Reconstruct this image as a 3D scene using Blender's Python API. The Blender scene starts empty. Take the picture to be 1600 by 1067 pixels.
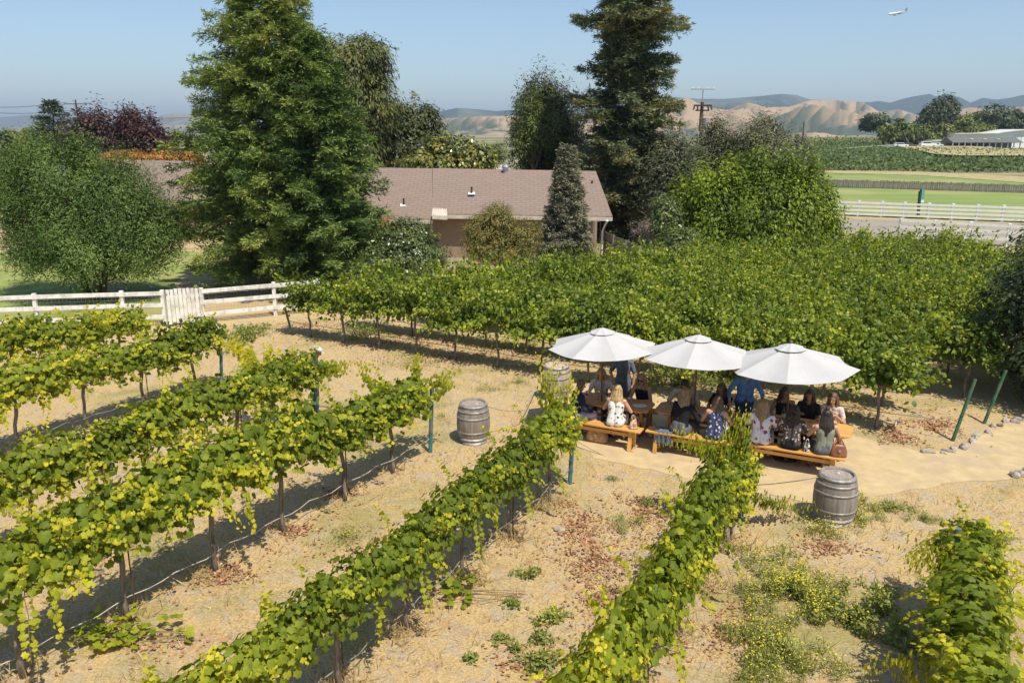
import bpy, bmesh, math, random
import numpy as np
from mathutils import Vector, Matrix
R = math.radians
rng = np.random.default_rng(7)
random.seed(7)
scene = bpy.context.scene
COL = scene.collection
# ---------------------------------------------------------------- camera
CAM_H, PITCH, F = 6.5, R(14.7), 1250.0
cam_d = bpy.data.cameras.new('camera'); cam = bpy.data.objects.new('camera', cam_d); COL.objects.link(cam)
cam_d.sensor_width = 36; cam_d.lens = F/1600*36; cam_d.clip_end = 60000; cam_d.clip_start = 0.1
cam.location = (0, 0, CAM_H); cam.rotation_euler = (R(90)-PITCH, 0, 0)
scene.camera = cam
CP, SP = math.cos(PITCH), math.sin(PITCH)
def ray(px, py):
    a, b = (px-800)/F, (py-533.5)/F
    return Vector((a, CP-b*SP, -SP-b*CP))
def at(px, py, z=0.0):                       # photo pixel -> point on the height z
    d = ray(px, py); t = (z-CAM_H)/d.z
    return Vector((d.x*t, d.y*t, z))
def PY(px, py, Y):                           # photo pixel -> point at the depth Y
    d = ray(px, py); t = Y/d.y
    return Vector((d.x*t, Y, CAM_H+d.z*t))
# ---------------------------------------------------------------- world, sun
w = bpy.data.worlds.new("World"); scene.world = w; w.use_nodes = True
nt = w.node_tree; nt.nodes.clear()
sky = nt.nodes.new('ShaderNodeTexSky'); sky.sky_type = 'NISHITA'; sky.sun_disc = False
SUNV = Vector((0.30, -0.46, 1.0)).normalized()
sky.sun_elevation = math.asin(SUNV.z); sky.sun_rotation = math.atan2(SUNV.x, SUNV.y)
sky.air_density = 1.0; sky.dust_density = 0.7; sky.ozone_density = 3.5
bg = nt.nodes.new('ShaderNodeBackground'); bg.inputs[1].default_value = 0.122
ow = nt.nodes.new('ShaderNodeOutputWorld')
nt.links.new(sky.outputs[0], bg.inputs[0]); nt.links.new(bg.outputs[0], ow.inputs[0])
sd = bpy.data.lights.new('sun', 'SUN'); sd.energy = 4.6; sd.angle = R(0.53); sd.color = (1.0, 0.92, 0.77)
so = bpy.data.objects.new('sun', sd); COL.objects.link(so)
so.rotation_euler = (-SUNV).to_track_quat('-Z', 'Y').to_euler()
vs = scene.view_settings; vs.view_transform = 'Standard'; vs.look = 'None'; vs.gamma = 1; vs.exposure = 0.25
scene.cycles.max_bounces = 6; scene.cycles.transparent_max_bounces = 8; scene.cycles.volume_bounces = 0
scene.cycles.diffuse_bounces = 4; scene.cycles.glossy_bounces = 2
# ---------------------------------------------------------------- object helpers
def tag(o, label=None, cat=None, group=None, kind=None):
    if label: o['label'] = label
    if cat: o['category'] = cat
    if group: o['group'] = group
    if kind: o['kind'] = kind
    return o
def empty(name, loc=(0,0,0), rz=0, label=None, cat=None, group=None, kind=None):
    o = bpy.data.objects.new(name, None); COL.objects.link(o)
    o.location = loc; o.rotation_euler = (0, 0, rz); o.empty_display_size = 0.2
    return tag(o, label, cat, group, kind)
def link(name, me, mat=None, parent=None):
    o = bpy.data.objects.new(name, me); COL.objects.link(o)
    if mat is not None:
        for m in (mat if isinstance(mat, (list, tuple)) else [mat]): me.materials.append(m)
    if parent: o.parent = parent
    return o
def kids(o): return [c for c in COL.objects if c.parent == o]
def copy_tree(root, loc, rz=0, label=None, group=None, scale=None, kidlist=None):
    r = root.copy(); COL.objects.link(r); r.location = loc; r.rotation_euler = (0, 0, rz)
    if label: r['label'] = label
    if group: r['group'] = group
    if scale: r.scale = scale
    for ch in (kidlist if kidlist is not None else kids(root)):
        sub = kids(ch) if kidlist is None else []
        c = ch.copy(); COL.objects.link(c); c.parent = r
        for g in sub:
            d = g.copy(); COL.objects.link(d); d.parent = c
    return r
class MB:
    def __init__(s): s.v = []; s.f = []; s.m = []; s.mi = 0
    def add(s, vs, fs):
        b = len(s.v); s.v += [tuple(v) for v in vs]; s.f += [tuple(i+b for i in f) for f in fs]; s.m += [s.mi]*len(fs); return s
    def box(s, c, size, rz=0, M=None):
        x, y, z = size[0]/2, size[1]/2, size[2]/2
        vs = [Vector((a*x, b*y, d*z)) for d in (-1,1) for a, b in ((-1,-1),(1,-1),(1,1),(-1,1))]
        m = (M if M is not None else Matrix.Rotation(rz, 3, 'Z'))
        vs = [m @ v + Vector(c) for v in vs]
        return s.add(vs, [(3,2,1,0),(4,5,6,7),(0,1,5,4),(1,2,6,5),(2,3,7,6),(3,0,4,7)])
    def beam(s, a, b, wx, wy, up=(0,0,1)):   # box from a to b
        a, b = Vector(a), Vector(b); d = (b-a); L = d.length; d.normalize()
        u = Vector(up); x = d.cross(u)
        if x.length < 1e-4: x = d.cross(Vector((1,0,0)))
        x.normalize(); y = x.cross(d)
        M = Matrix((x, y, d)).transposed()
        return s.box((a+b)/2, (wx, wy, L), M=M)
    def tube(s, pts, rad, n=8, cap=True):
        pts = [Vector(p) for p in pts]
        if not hasattr(rad, '__len__'): rad = [rad]*len(pts)
        vs = []; ref = None
        for i, p in enumerate(pts):
            d = (pts[min(i+1, len(pts)-1)]-pts[max(i-1, 0)])
            if d.length < 1e-9: d = Vector((0,0,1))
            d.normalize()
            if ref is None: ref = Vector((0,0,1)) if abs(d.z) < .9 else Vector((1,0,0))
            x = (ref - d*ref.dot(d))
            if x.length < 1e-5: x = d.orthogonal()
            x.normalize(); ref = x; y = d.cross(x)
            for k in range(n):
                a = 2*math.pi*k/n; vs.append(p + (x*math.cos(a)+y*math.sin(a))*rad[i])
        fs = [(i*n+k, i*n+(k+1) % n, (i+1)*n+(k+1) % n, (i+1)*n+k) for i in range(len(pts)-1) for k in range(n)]
        if cap: fs += [tuple(range(n-1, -1, -1)), tuple((len(pts)-1)*n+k for k in range(n))]
        return s.add(vs, fs)
    def lathe(s, prof, n=24, c=(0,0,0), close=False):
        vs = [(c[0]+r*math.cos(2*math.pi*k/n), c[1]+r*math.sin(2*math.pi*k/n), c[2]+z) for r, z in prof for k in range(n)]
        fs = [(i*n+k, i*n+(k+1) % n, (i+1)*n+(k+1) % n, (i+1)*n+k) for i in range(len(prof)-1) for k in range(n)]
        if close: fs += [tuple(range(n-1, -1, -1)), tuple((len(prof)-1)*n+k for k in range(n))]
        return s.add(vs, fs)
    def ell(s, c, r, nu=12, nv=8, M=None):
        vs = [Vector((0,0,-1))]; 
        for i in range(1, nv):
            t = -math.pi/2+math.pi*i/nv
            vs += [Vector((math.cos(t)*math.cos(2*math.pi*k/nu), math.cos(t)*math.sin(2*math.pi*k/nu), math.sin(t))) for k in range(nu)]
        vs.append(Vector((0,0,1)))
        vs = [Vector((v.x*r[0], v.y*r[1], v.z*r[2])) for v in vs]
        if M is not None: vs = [M @ v for v in vs]
        vs = [v+Vector(c) for v in vs]
        fs = [(0, 1+(k+1) % nu, 1+k) for k in range(nu)]
        for i in range(nv-2):
            fs += [(1+i*nu+k, 1+i*nu+(k+1) % nu, 1+(i+1)*nu+(k+1) % nu, 1+(i+1)*nu+k) for k in range(nu)]
        L = len(vs)-1; b = 1+(nv-2)*nu
        fs += [(L, b+k, b+(k+1) % nu) for k in range(nu)]
        return s.add(vs, fs)
    def cap(s, a, b, ra, rb=None, n=10):     # round-ended tapered capsule
        a, b = Vector(a), Vector(b); rb = ra if rb is None else rb
        d = b-a; L = max(d.length, 1e-5); d = d/L
        pts, rr = [], []
        for t in (-90, -60, -30): pts.append(a+d*ra*math.sin(R(t))); rr.append(max(ra*math.cos(R(t)), .0004))
        pts.append(a); rr.append(ra); pts.append(b); rr.append(rb)
        for t in (30, 60, 90): pts.append(b+d*rb*math.sin(R(t))); rr.append(max(rb*math.cos(R(t)), .0004))
        return s.tube(pts, rr, n)
    def mesh(s, name, smooth=False):
        me = bpy.data.meshes.new(name); me.from_pydata([tuple(v) for v in s.v], [], s.f)
        if any(s.m): me.polygons.foreach_set('material_index', s.m)
        if smooth: me.polygons.foreach_set('use_smooth', [True]*len(me.polygons))
        me.update(); return me
    def build(s, name, mat, parent=None, smooth=False, bevel=0):
        o = link(name, s.mesh(name, smooth), mat, parent)
        if bevel:
            m = o.modifiers.new('bevel', 'BEVEL'); m.width = bevel; m.segments = 2; m.limit_method = 'ANGLE'
        return o
def np_mesh(name, V, polys_n, loops, attrs=None, smooth=False):
    me = bpy.data.meshes.new(name)
    V = np.asarray(V, np.float32)
    me.vertices.add(len(V)); me.vertices.foreach_set('co', V.ravel())
    loops = np.asarray(loops, np.int32).ravel(); polys_n = np.asarray(polys_n, np.int32)
    me.loops.add(len(loops)); me.loops.foreach_set('vertex_index', loops)
    me.polygons.add(len(polys_n))
    st = np.concatenate([[0], np.cumsum(polys_n)[:-1]]).astype(np.int32)
    me.polygons.foreach_set('loop_start', st); me.polygons.foreach_set('loop_total', polys_n)
    for k, a in (attrs or {}).items():
        at_ = me.attributes.new(k, 'FLOAT', 'FACE'); at_.data.foreach_set('value', np.asarray(a, np.float32))
    if smooth: me.polygons.foreach_set('use_smooth', np.ones(len(polys_n), bool))
    me.update(calc_edges=True); return me
def norm(a): return a/np.maximum(np.linalg.norm(a, axis=-1, keepdims=True), 1e-9)
# leaf templates: (verts (k,3) with x = width, y = length from the stalk, z = normal; faces)
def _grape():
    P = [(0,.15),(150,.62),(115,.86),(85,.60),(55,.95),(28,.66)]
    pts = [(0, 1.0)] + [(a, r) for a, r in ((24,.76),(50,.94),(82,.72),(110,.86),(150,.62))] + [(180,.2)] + [(-a, r) for a, r in ((150,.62),(110,.86),(82,.72),(50,.94),(24,.76))]
    vs = [(0, 0, .03)] + [(math.sin(R(a))*r*.55, math.cos(R(a))*r*.55, -.17*abs(math.sin(R(a))*r)-.16*max(0, math.cos(R(a)))*r+.05*math.sin(R(a*3))) for a, r in pts]
    n = len(pts); return np.array(vs), [(0, 1+i, 1+(i+1) % n) for i in range(n)]
GRAPE = _grape()
OVAL = (np.array([(0,0,0),(.26,.45,-.05),(0,1.0,-.08),(-.26,.45,-.05)]), [(0,1,2),(0,2,3)])
LANCE = (np.array([(0,0,0),(.13,.45,-.02),(0,1.0,-.05),(-.13,.45,-.02)]), [(0,1,2,3)])
QUAD = (np.array([(-.5,0,0),(.5,0,0),(.35,1,0),(-.35,1,0)]), [(0,1,2,3)])
HEXL = (np.array([(0,0,0),(.28,.25,-.05),(.36,.6,-.06),(0,1.0,-.1),(-.36,.6,-.06),(-.28,.25,-.05),(0,.5,.03)]), [(6,0,1),(6,1,2),(6,2,3),(6,3,4),(6,4,5),(6,5,0)])
def scatter(name, C, N, T, S, tmpl, age=None, mat=None, parent=None):
    """one mesh of many leaves at C with normals N, tip directions T, sizes S"""
    C, N, T = np.asarray(C), norm(np.asarray(N)), np.asarray(T)
    T = norm(T - N*(T*N).sum(1, keepdims=True)); X = np.cross(T, N)
    tv, tf = tmpl; n = len(C); k = len(tv); S = np.asarray(S).reshape(-1, 1, 1)
    V = C[:, None, :] + S*(tv[None, :, 0:1]*X[:, None, :] + tv[None, :, 1:2]*T[:, None, :] + tv[None, :, 2:3]*N[:, None, :])
    base = (np.arange(n)*k)[:, None]
    lo = np.concatenate([np.array(f) for f in tf])[None, :] + base
    pn = np.tile([len(f) for f in tf], n)
    if age is None: age = rng.random(n)
    me = np_mesh(name, V.reshape(-1, 3), pn, lo, {'age': np.repeat(age, len(tf))})
    return link(name, me, mat, parent)
def unit(n):
    return norm(rng.normal(size=(n, 3)))
# ---------------------------------------------------------------- materials
MATS = {}
def newmat(name):
    m = bpy.data.materials.new(name); m.use_nodes = True; nt = m.node_tree; nt.nodes.clear()
    out = nt.nodes.new('ShaderNodeOutputMaterial'); MATS[name] = m; return m, nt, out
def N(nt, t, **k):
    n = nt.nodes.new(t)
    for a, b in k.items():
        if a.startswith('i_'):
            key = a[2:]; key = int(key) if key.isdigit() else key.replace('_', ' ')
            n.inputs[key].default_value = b
        else: setattr(n, a, b)
    return n
def ramp(nt, fac, stops, interp='LINEAR'):
    r = nt.nodes.new('ShaderNodeValToRGB'); e = r.color_ramp; e.interpolation = interp
    while len(e.elements) < len(stops): e.elements.new(0.5)
    for el, (p, c) in zip(e.elements, stops): el.position = p; el.color = (*c, 1) if len(c) == 3 else c
    nt.links.new(fac, r.inputs[0]); return r.outputs[0]
def noise(nt, scale, detail=4, rough=.55, coord='Object', sx=None, dist=0, W=None):
    tc = nt.nodes.new('ShaderNodeTexCoord'); o = tc.outputs[coord]
    if sx:
        mp = nt.nodes.new('ShaderNodeMapping'); mp.inputs['Scale'].default_value = sx; nt.links.new(o, mp.inputs[0]); o = mp.outputs[0]
    n = nt.nodes.new('ShaderNodeTexNoise'); n.inputs['Scale'].default_value = scale; n.inputs['Detail'].default_value = detail
    n.inputs['Roughness'].default_value = rough; n.inputs['Distortion'].default_value = dist
    nt.links.new(o, n.inputs['Vector']); return n.outputs[0]
def mixc(nt, f, a, b, mode='MIX'):
    m = nt.nodes.new('ShaderNodeMix'); m.data_type = 'RGBA'; m.blend_type = mode
    for s, v in ((m.inputs[0], f), (m.inputs[6], a), (m.inputs[7], b)):
        if isinstance(v, bpy.types.NodeSocket): nt.links.new(v, s)
        elif isinstance(v, (tuple, list)): s.default_value = (*v, 1)
        else: s.default_value = v
    return m.outputs[2]
def maprange(nt, f, a, b, c=0, d=1):
    m = nt.nodes.new('ShaderNodeMapRange'); nt.links.new(f, m.inputs[0])
    for i, v in enumerate((a, b, c, d)): m.inputs[i+1].default_value = v
    return m.outputs[0]
def bump(nt, h, strength=.3, dist=.02):
    b = nt.nodes.new('ShaderNodeBump'); b.inputs['Strength'].default_value = strength; b.inputs['Distance'].default_value = dist
    nt.links.new(h, b.inputs['Height']); return b.outputs[0]
def pmat(name, c1, c2=None, scale=5, rough=.8, bmp=.2, bd=.01, metal=0, spec=.3, sx=None, detail=5, coord='Object', lo=.35, hi=.65, c3=None, s3=1.0):
    m, nt, out = newmat(name); p = nt.nodes.new('ShaderNodeBsdfPrincipled')
    p.inputs['Roughness'].default_value = rough; p.inputs['Metallic'].default_value = metal; p.inputs['Specular IOR Level'].default_value = spec
    if c2 is None: c2 = tuple(x*.75 for x in c1)
    n = noise(nt, scale, detail, sx=sx, coord=coord); c = ramp(nt, n, [(lo, c2), (hi, c1)])
    if c3:
        n3 = noise(nt, s3, 4, coord=coord); c = mixc(nt, maprange(nt, n3, .5, .66), c, c3)
    nt.links.new(c, p.inputs['Base Color'])
    if bmp: nt.links.new(bump(nt, n, bmp, bd), p.inputs['Normal'])
    nt.links.new(p.outputs[0], out.inputs[0]); return m
def leafmat(name, stops, trans=.35, rough=.5, spec=.35, jitter=.12, tint=(1.25,1.3,.55), pscale=0):
    """leaf: colour by its own age attribute, a per-plant shift, light passing through"""
    m, nt, out = newmat(name)
    a = nt.nodes.new('ShaderNodeAttribute'); a.attribute_name = 'age'
    oi = nt.nodes.new('ShaderNodeObjectInfo')
    md = nt.nodes.new('ShaderNodeMath'); md.operation = 'MULTIPLY_ADD'; nt.links.new(oi.outputs['Random'], md.inputs[0]); md.inputs[1].default_value = jitter*2; md.inputs[2].default_value = -jitter
    ad = nt.nodes.new('ShaderNodeMath'); ad.operation = 'ADD'; nt.links.new(a.outputs['Fac'], ad.inputs[0]); nt.links.new(md.outputs[0], ad.inputs[1])
    fac = ad.outputs[0]
    if pscale:
        n = noise(nt, pscale, 2); a2 = nt.nodes.new('ShaderNodeMath'); a2.operation = 'ADD'
        nt.links.new(fac, a2.inputs[0]); nt.links.new(maprange(nt, n, .3, .7, -.22, .22), a2.inputs[1]); fac = a2.outputs[0]
    c = ramp(nt, fac, stops)
    p = nt.nodes.new('ShaderNodeBsdfPrincipled'); p.inputs['Roughness'].default_value = rough; p.inputs['Specular IOR Level'].default_value = spec
    nt.links.new(c, p.inputs['Base Color'])
    t = nt.nodes.new('ShaderNodeBsdfTranslucent'); nt.links.new(mixc(nt, 1.0, c, tint, 'MULTIPLY'), t.inputs[0])
    mx = nt.nodes.new('ShaderNodeMixShader'); mx.inputs[0].default_value = trans
    nt.links.new(p.outputs[0], mx.inputs[1]); nt.links.new(t.outputs[0], mx.inputs[2]); nt.links.new(mx.outputs[0], out.inputs[0])
    return m
ORD = ['', 'first','second','third','fourth','fifth','sixth','seventh','eighth','ninth','tenth','eleventh','twelfth','thirteenth','fourteenth','fifteenth','sixteenth','seventeenth','eighteenth','nineteenth','twentieth','twenty-first','twenty-second','twenty-third','twenty-fourth']
# ================================================================ materials: plants
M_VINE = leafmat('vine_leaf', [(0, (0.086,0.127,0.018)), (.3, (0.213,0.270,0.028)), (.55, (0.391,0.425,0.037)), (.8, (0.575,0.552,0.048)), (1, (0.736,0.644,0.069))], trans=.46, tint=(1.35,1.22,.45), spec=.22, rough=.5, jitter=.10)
M_TALL = leafmat('tall_vine_leaf', [(0, (0.069,0.115,0.018)), (.4, (0.213,0.287,0.034)), (.75, (0.402,0.460,0.052)), (1, (0.598,0.575,0.069))], trans=.44, tint=(1.35,1.22,.45), rough=.45, spec=.3, jitter=.08)
M_BARK = pmat('vine_bark', (.30,.25,.20), (.10,.075,.055), scale=14, rough=.95, bmp=.9, bd=.01, sx=(1,1,.25))
M_CANE = pmat('cane', (.26,.15,.07), (.14,.09,.04), scale=20, rough=.7)
M_TEAL = pmat('teal_paint', (.055,.19,.20), (.04,.12,.13), scale=9, rough=.5, bmp=.15, c3=(.18,.16,.13), s3=6)
M_GREENP = pmat('green_paint', (.06,.15,.08), (.04,.09,.05), scale=9, rough=.55, bmp=.2, c3=(.16,.14,.10), s3=5)
M_RUST = pmat('rusty_steel', (.16,.075,.045), (.08,.04,.03), scale=30, rough=.8)
M_WIRE = pmat('galvanised_wire', (.45,.44,.42), (.28,.27,.26), scale=30, rough=.5, metal=.5)
M_HOSE = pmat('drip_hose_plastic', (.10,.095,.09), (.30,.28,.25), scale=6, rough=.6)
M_PALEHOSE = pmat('dusty_hose', (.52,.48,.42), (.30,.27,.24), scale=5, rough=.7)

def shoots_to_leaves(shoots, step, petiole, size, tipfade=.55, side=None):
    """shoots: list of (point list, base age) -> leaf arrays"""
    C, Nn, T, S, A = [], [], [], [], []
    for pts, base in shoots:
        pts = np.array(pts); seg = np.linalg.norm(np.diff(pts, axis=0), axis=1); cum = np.concatenate([[0], np.cumsum(seg)]); L = cum[-1]
        n = max(3, int(L/step)); ph = random.random()*6
        for i in range(n):
            s = (i+.4)/n*L
            p = np.array([np.interp(s, cum, pts[:, k]) for k in range(3)])
            q = np.array([np.interp(min(s+.03, L), cum, pts[:, k]) for k in range(3)]) - p
            q /= max(np.linalg.norm(q), 1e-6)
            ang = ph + i*math.pi + random.gauss(0, .5)
            r = np.array([math.cos(ang), math.sin(ang), random.gauss(.1, .35)]); r -= q*np.dot(r, q)*.7; r /= np.linalg.norm(r)
            f = s/L
            C.append(p + r*petiole*(1-.5*f)); 
            outw = np.array([0, p[1]*1.2, .0])
            Nn.append(np.array([0, 0, .75]) + outw*.9 + .45*r*(.6) + np.random.normal(0, .5, 3))
            T.append(r + np.array([0, p[1]*.8, -.75]) + q*.2)
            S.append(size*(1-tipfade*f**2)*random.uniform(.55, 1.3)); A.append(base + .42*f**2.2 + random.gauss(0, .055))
    return C, Nn, T, S, A
def curve_shoot(o, d, L, droop, n=7):
    o = np.array(o, float); d = np.array(d, float); d /= np.linalg.norm(d); out = []
    for i in range(n):
        s = L*i/(n-1); out.append(o + d*s + np.array([0, 0, -droop*s*s]) + np.random.normal(0, .012, 3))
    return out
def make_vine(seed, tall=False, half=.74, wild=3, lush=1.0, yellow=0.0, nleaf_shoots=44):
    random.seed(seed); np.random.seed(seed)
    sh = []
    zc = 1.04 if not tall else 1.0
    n = int(nleaf_shoots*lush)
    for i in range(n):
        x = random.uniform(-half-.06, half+.06); sgn = random.choice((-1, 1))
        if tall:
            d = (random.gauss(0, .35), sgn*random.uniform(.02, .75), 1); L = random.uniform(.6, 1.25); dr = random.uniform(.05, .35)
            if random.random() < .3: d = (random.gauss(0, .5), sgn*random.uniform(.6, 1.3), .9); dr = random.uniform(.5, .9); L = random.uniform(.7, 1.1)
        else:
            d = (random.gauss(0, .5), sgn*random.uniform(.05, 1.0), random.uniform(.45, 1.1)); L = random.uniform(.4, .85); dr = random.uniform(.3, .9)
            if random.random() < .12: d = (random.gauss(0, .5), sgn*random.uniform(.5, 1.0), random.uniform(.1, .5)); L = random.uniform(.5, .8); dr = random.uniform(.9, 1.5)
        sh.append((curve_shoot((x, 0, zc+random.uniform(-.04, .12)), d, L, dr), .30+yellow+random.gauss(0, .07)))
    for i in range(wild):
        x = random.uniform(-half, half); sgn = random.choice((-1, 1))
        L = random.uniform(.8, 1.25)
        d = (random.gauss(0, .8), sgn*random.uniform(.1, 1.0), random.uniform(.8, 1.2)); dr = random.uniform(.12, .55)
        z0 = zc+.1 if not tall else zc+.45
        sh.append((curve_shoot((x, 0, z0), d, L, dr), .42+yellow+random.gauss(0, .05)))
    C, Nn, T, S, A = shoots_to_leaves(sh, .027 if not tall else .034, .07, .122 if not tall else .145)
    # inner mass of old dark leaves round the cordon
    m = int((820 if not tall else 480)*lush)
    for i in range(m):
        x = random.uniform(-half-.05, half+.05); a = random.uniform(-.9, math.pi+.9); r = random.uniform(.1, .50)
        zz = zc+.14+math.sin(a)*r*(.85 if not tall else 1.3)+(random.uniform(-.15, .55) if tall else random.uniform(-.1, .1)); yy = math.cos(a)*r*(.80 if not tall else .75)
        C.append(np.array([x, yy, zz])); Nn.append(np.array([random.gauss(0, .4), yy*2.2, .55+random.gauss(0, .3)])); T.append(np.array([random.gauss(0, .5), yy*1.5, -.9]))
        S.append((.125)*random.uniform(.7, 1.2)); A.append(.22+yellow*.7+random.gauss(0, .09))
    root = empty('grapevine')
    tr = MB(); lean = random.uniform(-.06, .06); k = 6
    tr.tube([(lean*math.sin(i*.9)+random.gauss(0, .012), random.gauss(0, .014), zc*i/k-.03) for i in range(k+1)], [.045, .036, .032, .031, .033, .036, .042], 8)
    for sgn in (-1, 1):
        tr.tube([(0, 0, zc-.05), (sgn*.14, .01, zc+.0), (sgn*.4, random.gauss(0, .02), zc+.02), (sgn*half, 0, zc)], [.035, .03, .022, .014], 7)
    tr.build('trunk', M_BARK, root, smooth=True)
    cn = MB()
    for pts, b in sh[::2 if not tall else 3]: cn.tube(pts, [.006]*3+[.004]*(len(pts)-3), 4, cap=False)
    cn.build('canes', M_CANE, root)
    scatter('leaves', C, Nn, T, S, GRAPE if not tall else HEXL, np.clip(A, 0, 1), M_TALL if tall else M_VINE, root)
    return root
protos = [make_vine(11+i, wild=(4, 6, 5, 8, 4)[i], lush=(1, 1.1, .95, 1.05, .95)[i], yellow=(.02, .08, .04, .13, 0)[i]) for i in range(5)]
yprotos = [make_vine(41+i, wild=14, lush=1.15, yellow=.16) for i in range(2)]
tprotos = [make_vine(71+i, tall=True, wild=5, lush=(1, 1.15, .95, 1.1)[i], yellow=(-.06, .02, -.10, .05)[i], nleaf_shoots=54) for i in range(4)]
used = set()
def put_vine(p, rz, label, group, sc, pool, thin=1):
    pr = random.choice(pool)
    s = (sc*random.uniform(.95, 1.05), thin*sc*random.uniform(.92, 1.1), sc*(random.uniform(.97, 1.12) if pool is not tprotos else random.uniform(.96, 1.24)))
    if id(pr) not in used:
        used.add(id(pr)); r = pr; r.location = p; r.rotation_euler = (0, 0, rz); r.scale = s; r['label'] = label; r['group'] = group; r['category'] = 'grapevine'; return r
    r = copy_tree(pr, p, rz, label, group, s, kidlist=KID[id(pr)]); r['category'] = 'grapevine'; return r
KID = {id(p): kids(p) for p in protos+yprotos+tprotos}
# ---------------------------------------------------------------- the front rows, running away from the camera
RDS = {k: Vector((x, y, 0)).normalized() for k, x, y in (('A',.519,.855),('B',.48,.877),('C',.465,.885),('D',.45,.89),('E',.49,.871),('F',.50,.866),('G',.51,.86))}
ends = {
 'G': (Vector((-10.5, 22.3, 0)), 'row nearest the white fence'),
 'F': (at(346, 602), 'row second nearest the white fence'),
 'E': (at(495, 662), 'row ending beside the half hidden picker'),
 'A': (at(672, 706), 'row ending left of the lone barrel'),
 'B': (at(890, 755), 'row ending before the leftmost picnic table'),
 'C': (at(1156, 812), 'row pointing at the middle picnic table'),
 'D': (Vector((5.8, 9.45, 0)), 'short row in the bottom right corner'),
}
post_lab = {'G': 'blue-green end post of the vine row nearest the white fence', 'F': 'blue-green end post of the vine row second nearest the white fence',
 'E': 'blue-green end post standing beside the half hidden picker', 'A': 'bare teal steel end post left of the lone barrel on dry grass', 'B': 'tall teal steel end post in front of the leftmost picnic bench',
 'C': 'teal end post wrapped in vine leaves before the middle table', 'D': 'teal end post poking out of the vines at bottom right'}
ROWP = {}
for key, (e, rl) in ends.items():
    RD = RDS[key]; RANG = math.atan2(RD.y, RD.x)
    mb = MB(); lean = Vector((.07, .05, 0)) if key in 'AFEB' else Vector((.02, .02, 0))
    hh = {'D': 1.5, 'C': 1.45, 'B': 1.5, 'A': 1.42}.get(key, 1.18)
    mb.tube([e+Vector((0,0,-.1)), e+lean+Vector((0,0,hh))], .042, 12)
    for z in (.45, 1.0, 1.4):
        c = e+lean*(z/hh); mb.lathe([(.046, z-.008), (.046, z+.008)], 12, (c.x, c.y, 0))
    tag(mb.build('end_post', M_TEAL, smooth=False), post_lab[key], 'post', 'end posts of the front vine rows')
    plist = []; TR = globals().setdefault('TR', []); s = {'A': 1.2, 'B': .95, 'C': .85, 'D': .15}.get(key, .85); i = 1
    while i < 16:
        p = e - RD*s; 
        Zc = p.y*CP+(CAM_H-1.0)*SP; px = 800+F*p.x/Zc if Zc > .5 else 0; py = 533.5+F*((CAM_H-1.2)*CP-p.y*SP)/max(Zc, .5)
        if px < -150 or py > 1330 or p.y < 1.5: break
        plist.append(p); TR.append((key, p)); jit = Vector((random.gauss(0, .03)+(.15 if key == 'D' else 0), random.gauss(0, .03), 0))
        pool = protos
        if key == 'A' and i in (3, 4, 5): pool = yprotos
        if key == 'C' and i in (1,): pool = yprotos
        if key == 'D' and i in (1, 2): pool = [yprotos[1], protos[1]]
        sc = {'C': .98 if i > 1 else .86, 'D': .87, 'F': 1.1, 'B': .97, 'A': 1.06 if i < 3 or i > 6 else 1.18, 'E': 1.06, 'G': 1.14 if i > 1 else .98}.get(key, 1.0)
        put_vine(p+jit, RANG+random.choice((0, math.pi))+random.gauss(0, .03), '%s grapevine from the post in the %s' % (ORD[i], rl), 'grapevines of the front rows', sc, pool, 1.22 if key == 'D' else .85 if key == 'C' else .86 if key == 'B' else 1)
        if i % 3 == 2:
            st = MB(); q = p+RD*.12; st.tube([q, q+Vector((.01, 0, 1.45))], .011, 6)
            tag(st.build('vine_stake', M_RUST), 'thin rusty stake by the %s vine of the %s' % (ORD[i], rl.replace('row ', 'row ', 1)), 'stake', 'thin stakes in the front rows')
        s += 1.43; i += 1
    ROWP[key] = (e, e-RD*s)
    a, b = e, e-RD*s
    for zz, rad, mt, nm, lb in ((.30, .009, M_PALEHOSE if key in 'AE' else M_HOSE, 'drip_hose', 'thin irrigation hose strung low along the '+rl), (1.02, .0022, M_WIRE, 'trellis_wire', 'trellis wire through the leaves of the '+rl)):
        h = MB(); n = 40
        h.tube([a.lerp(b, t/n)+Vector((.03*math.sin(t*1.7), .02*math.sin(t), zz-(.03*abs(math.sin(t*.9)) if zz < .5 else 0))) for t in range(n+1)], rad, 5)
        tag(h.build(nm, mt), lb, 'hose' if zz < .5 else 'wire', 'hoses and wires of the front rows')
    h = MB(); h.tube([a, a+RD*.5+Vector((0,0,-.02)), ] if False else [a+Vector((0,0,1.4)), a+RD*.9+Vector((0,0,.0))], .003, 4)
# extra long shoots beyond the row ends (arching, yellow green) built as vine_shoot parts of their own vine
def arching(root_label_vine, pts_list, yellow=.55, nm='shoot_leaves', size=.12, rep=5):
    sh = [(p, yellow) for p in pts_list]
    sh = [([tuple(Vector(q)+Vector((random.gauss(0,.02+.04*i), random.gauss(0,.03+.03*i), random.gauss(0,.02+.035*i)))) for i, q in enumerate(p)], a+random.gauss(0,.05)) for p, a in sh for _ in range(rep)]
    C, Nn, T, S, A = shoots_to_leaves(sh, .045, .085, size, tipfade=.4); Nn = [n_+np.random.normal(0, .55, 3) for n_ in Nn]; C = [c_+np.random.normal(0, .035, 3) for c_ in C]
    r = root_label_vine; inv = Matrix.LocRotScale(r.location, r.rotation_euler, r.scale).inverted()
    C = [np.array(inv @ Vector(c)) for c in C]
    o = scatter(nm, C, Nn, T, np.array(S)/r.scale[0], GRAPE, np.clip(A, 0, 1), M_VINE, r); return o
def find(lbl):
    return next(o for o in COL.objects if o.get('label', '').startswith(lbl) and o.parent is None)
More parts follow.
